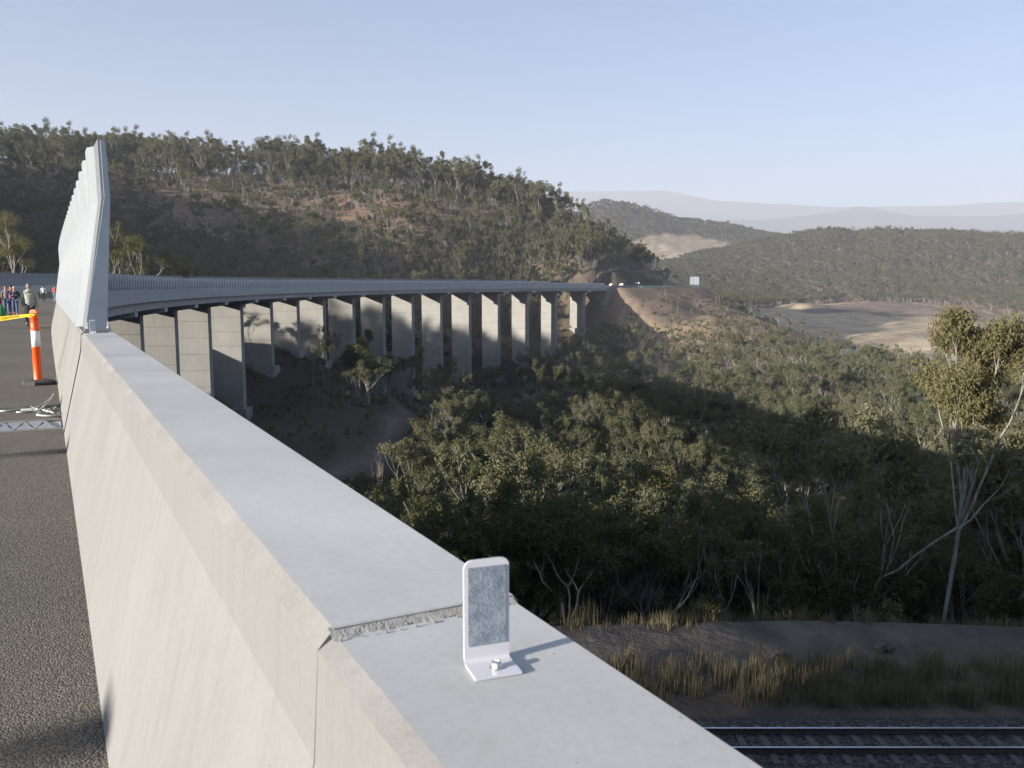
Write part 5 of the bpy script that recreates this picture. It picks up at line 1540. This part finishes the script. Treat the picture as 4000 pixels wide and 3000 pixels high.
person('woman in grey printed T-shirt walking towards the camera, behind the green bag', -28.35, 47.6, 0.45, 1.63, 0.2, (-0.1, 0.15), cloth('grey_tee', (0.19, 0.20, 0.20)), jeans, cloth('black_shoes', (0.03, 0.03, 0.03)), sleeve='short', hem=0.88, hair=cloth('light_brown_hair', (0.26, 0.17, 0.09)))
person('woman in bright pink jacket and sunglasses with long dark hair', -29.05, 49.3, 0.5, 1.70, -0.22, (0.1, -0.1), cloth('pink_jacket', (0.62, 0.06, 0.20)), cloth('dark_jeans', (0.035, 0.05, 0.09)), cloth('tan_boots', (0.14, 0.10, 0.07)), hem=0.86, hair=cloth('dark_hair', (0.03, 0.022, 0.02)), long_hair=True, glasses=True)
person('person in beige hat, dark jacket and pink shoes with folded arms', -27.7, 47.3, 0.4, 1.60, 0.15, ('bent', 'bent'), cloth('dark_navy_jacket', (0.035, 0.045, 0.075)), jeans, cloth('hot_pink_shoes', (0.80, 0.16, 0.24)), hem=0.92, cap=cloth('beige_hat', (0.48, 0.42, 0.30)), hair=cloth('fair_hair', (0.40, 0.32, 0.20)))
t6, l6 = person('woman in white top with teal jacket round her waist in the distance', -47.75, 86.6, 0.4, 1.70, 0.2, (0.1, -0.1), cloth('white_top', (0.70, 0.70, 0.72)), cloth('black_leggings', (0.02, 0.02, 0.025)), cloth('black_shoes', (0.03, 0.03, 0.03)), sleeve='short', hem=0.98, hair=cloth('dark_hair', (0.03, 0.022, 0.02)))
b = MB(); ellipsoid(b, (0, 0, 0.93 - l6), (0.185, 0.15, 0.13), 12, 6); obj('tied_jacket', b.mesh('tied_jacket', smooth=True), cloth('teal_cloth', (0.02, 0.20, 0.22)), t6)
person('woman in coral top and jeans beside the noise barrier in the distance', -49.2, 91.5, 0.5, 1.72, -0.2, (0.1, -0.1), cloth('coral_top', (0.62, 0.14, 0.13)), cloth('pale_jeans', (0.20, 0.27, 0.38)), cloth('white_shoes', (0.5, 0.5, 0.5)), hem=0.96, hair=cloth('dark_hair', (0.03, 0.022, 0.02)), glasses=True)
person('person in black cap and grey top, half hidden behind the maroon jacket', -29.9, 48.5, 0.45, 1.72, 0.2, (0.1, -0.1), cloth('stone_top', (0.30, 0.29, 0.26)), navy, cloth('black_shoes', (0.03, 0.03, 0.03)), hem=0.9, cap=cloth('stone_cap', (0.30, 0.27, 0.22)), hair=cloth('dark_hair', (0.03, 0.022, 0.02)), glasses=True, long_hair=True)
# green carrier bag held by the person in maroon
b = MB(); v = []; f = []
for i, (hw, dp, z_) in enumerate(((0.02, 0.015, 0.62), (0.07, 0.03, 0.52), (0.12, 0.07, 0.36), (0.14, 0.09, 0.18), (0.12, 0.08, 0.05), (0.05, 0.03, 0.0))):
    for k in range(8):
        a = 6.2832 * k / 8; v.append((hw * math.cos(a) * (1 + 0.08 * ((k * 7 + i) % 3)), dp * math.sin(a), z_))
for i in range(5):
    for k in range(8): f.append((i * 8 + k, i * 8 + (k + 1) % 8, i * 8 + 8 + (k + 1) % 8, i * 8 + 8 + k))
f += [tuple(range(8)), tuple(range(40, 48))[::-1]]
tag(obj('carrier_bag', mesh_from('carrier_bag', v, f, True), simple('green_plastic', (0.02, 0.16, 0.05), 0.35), None, (-19.33, 32.1, on_road(-19.3, 32.1) + 0.30), 0.6), 'green plastic carrier bag hanging from the hand of the person in maroon', 'bag')
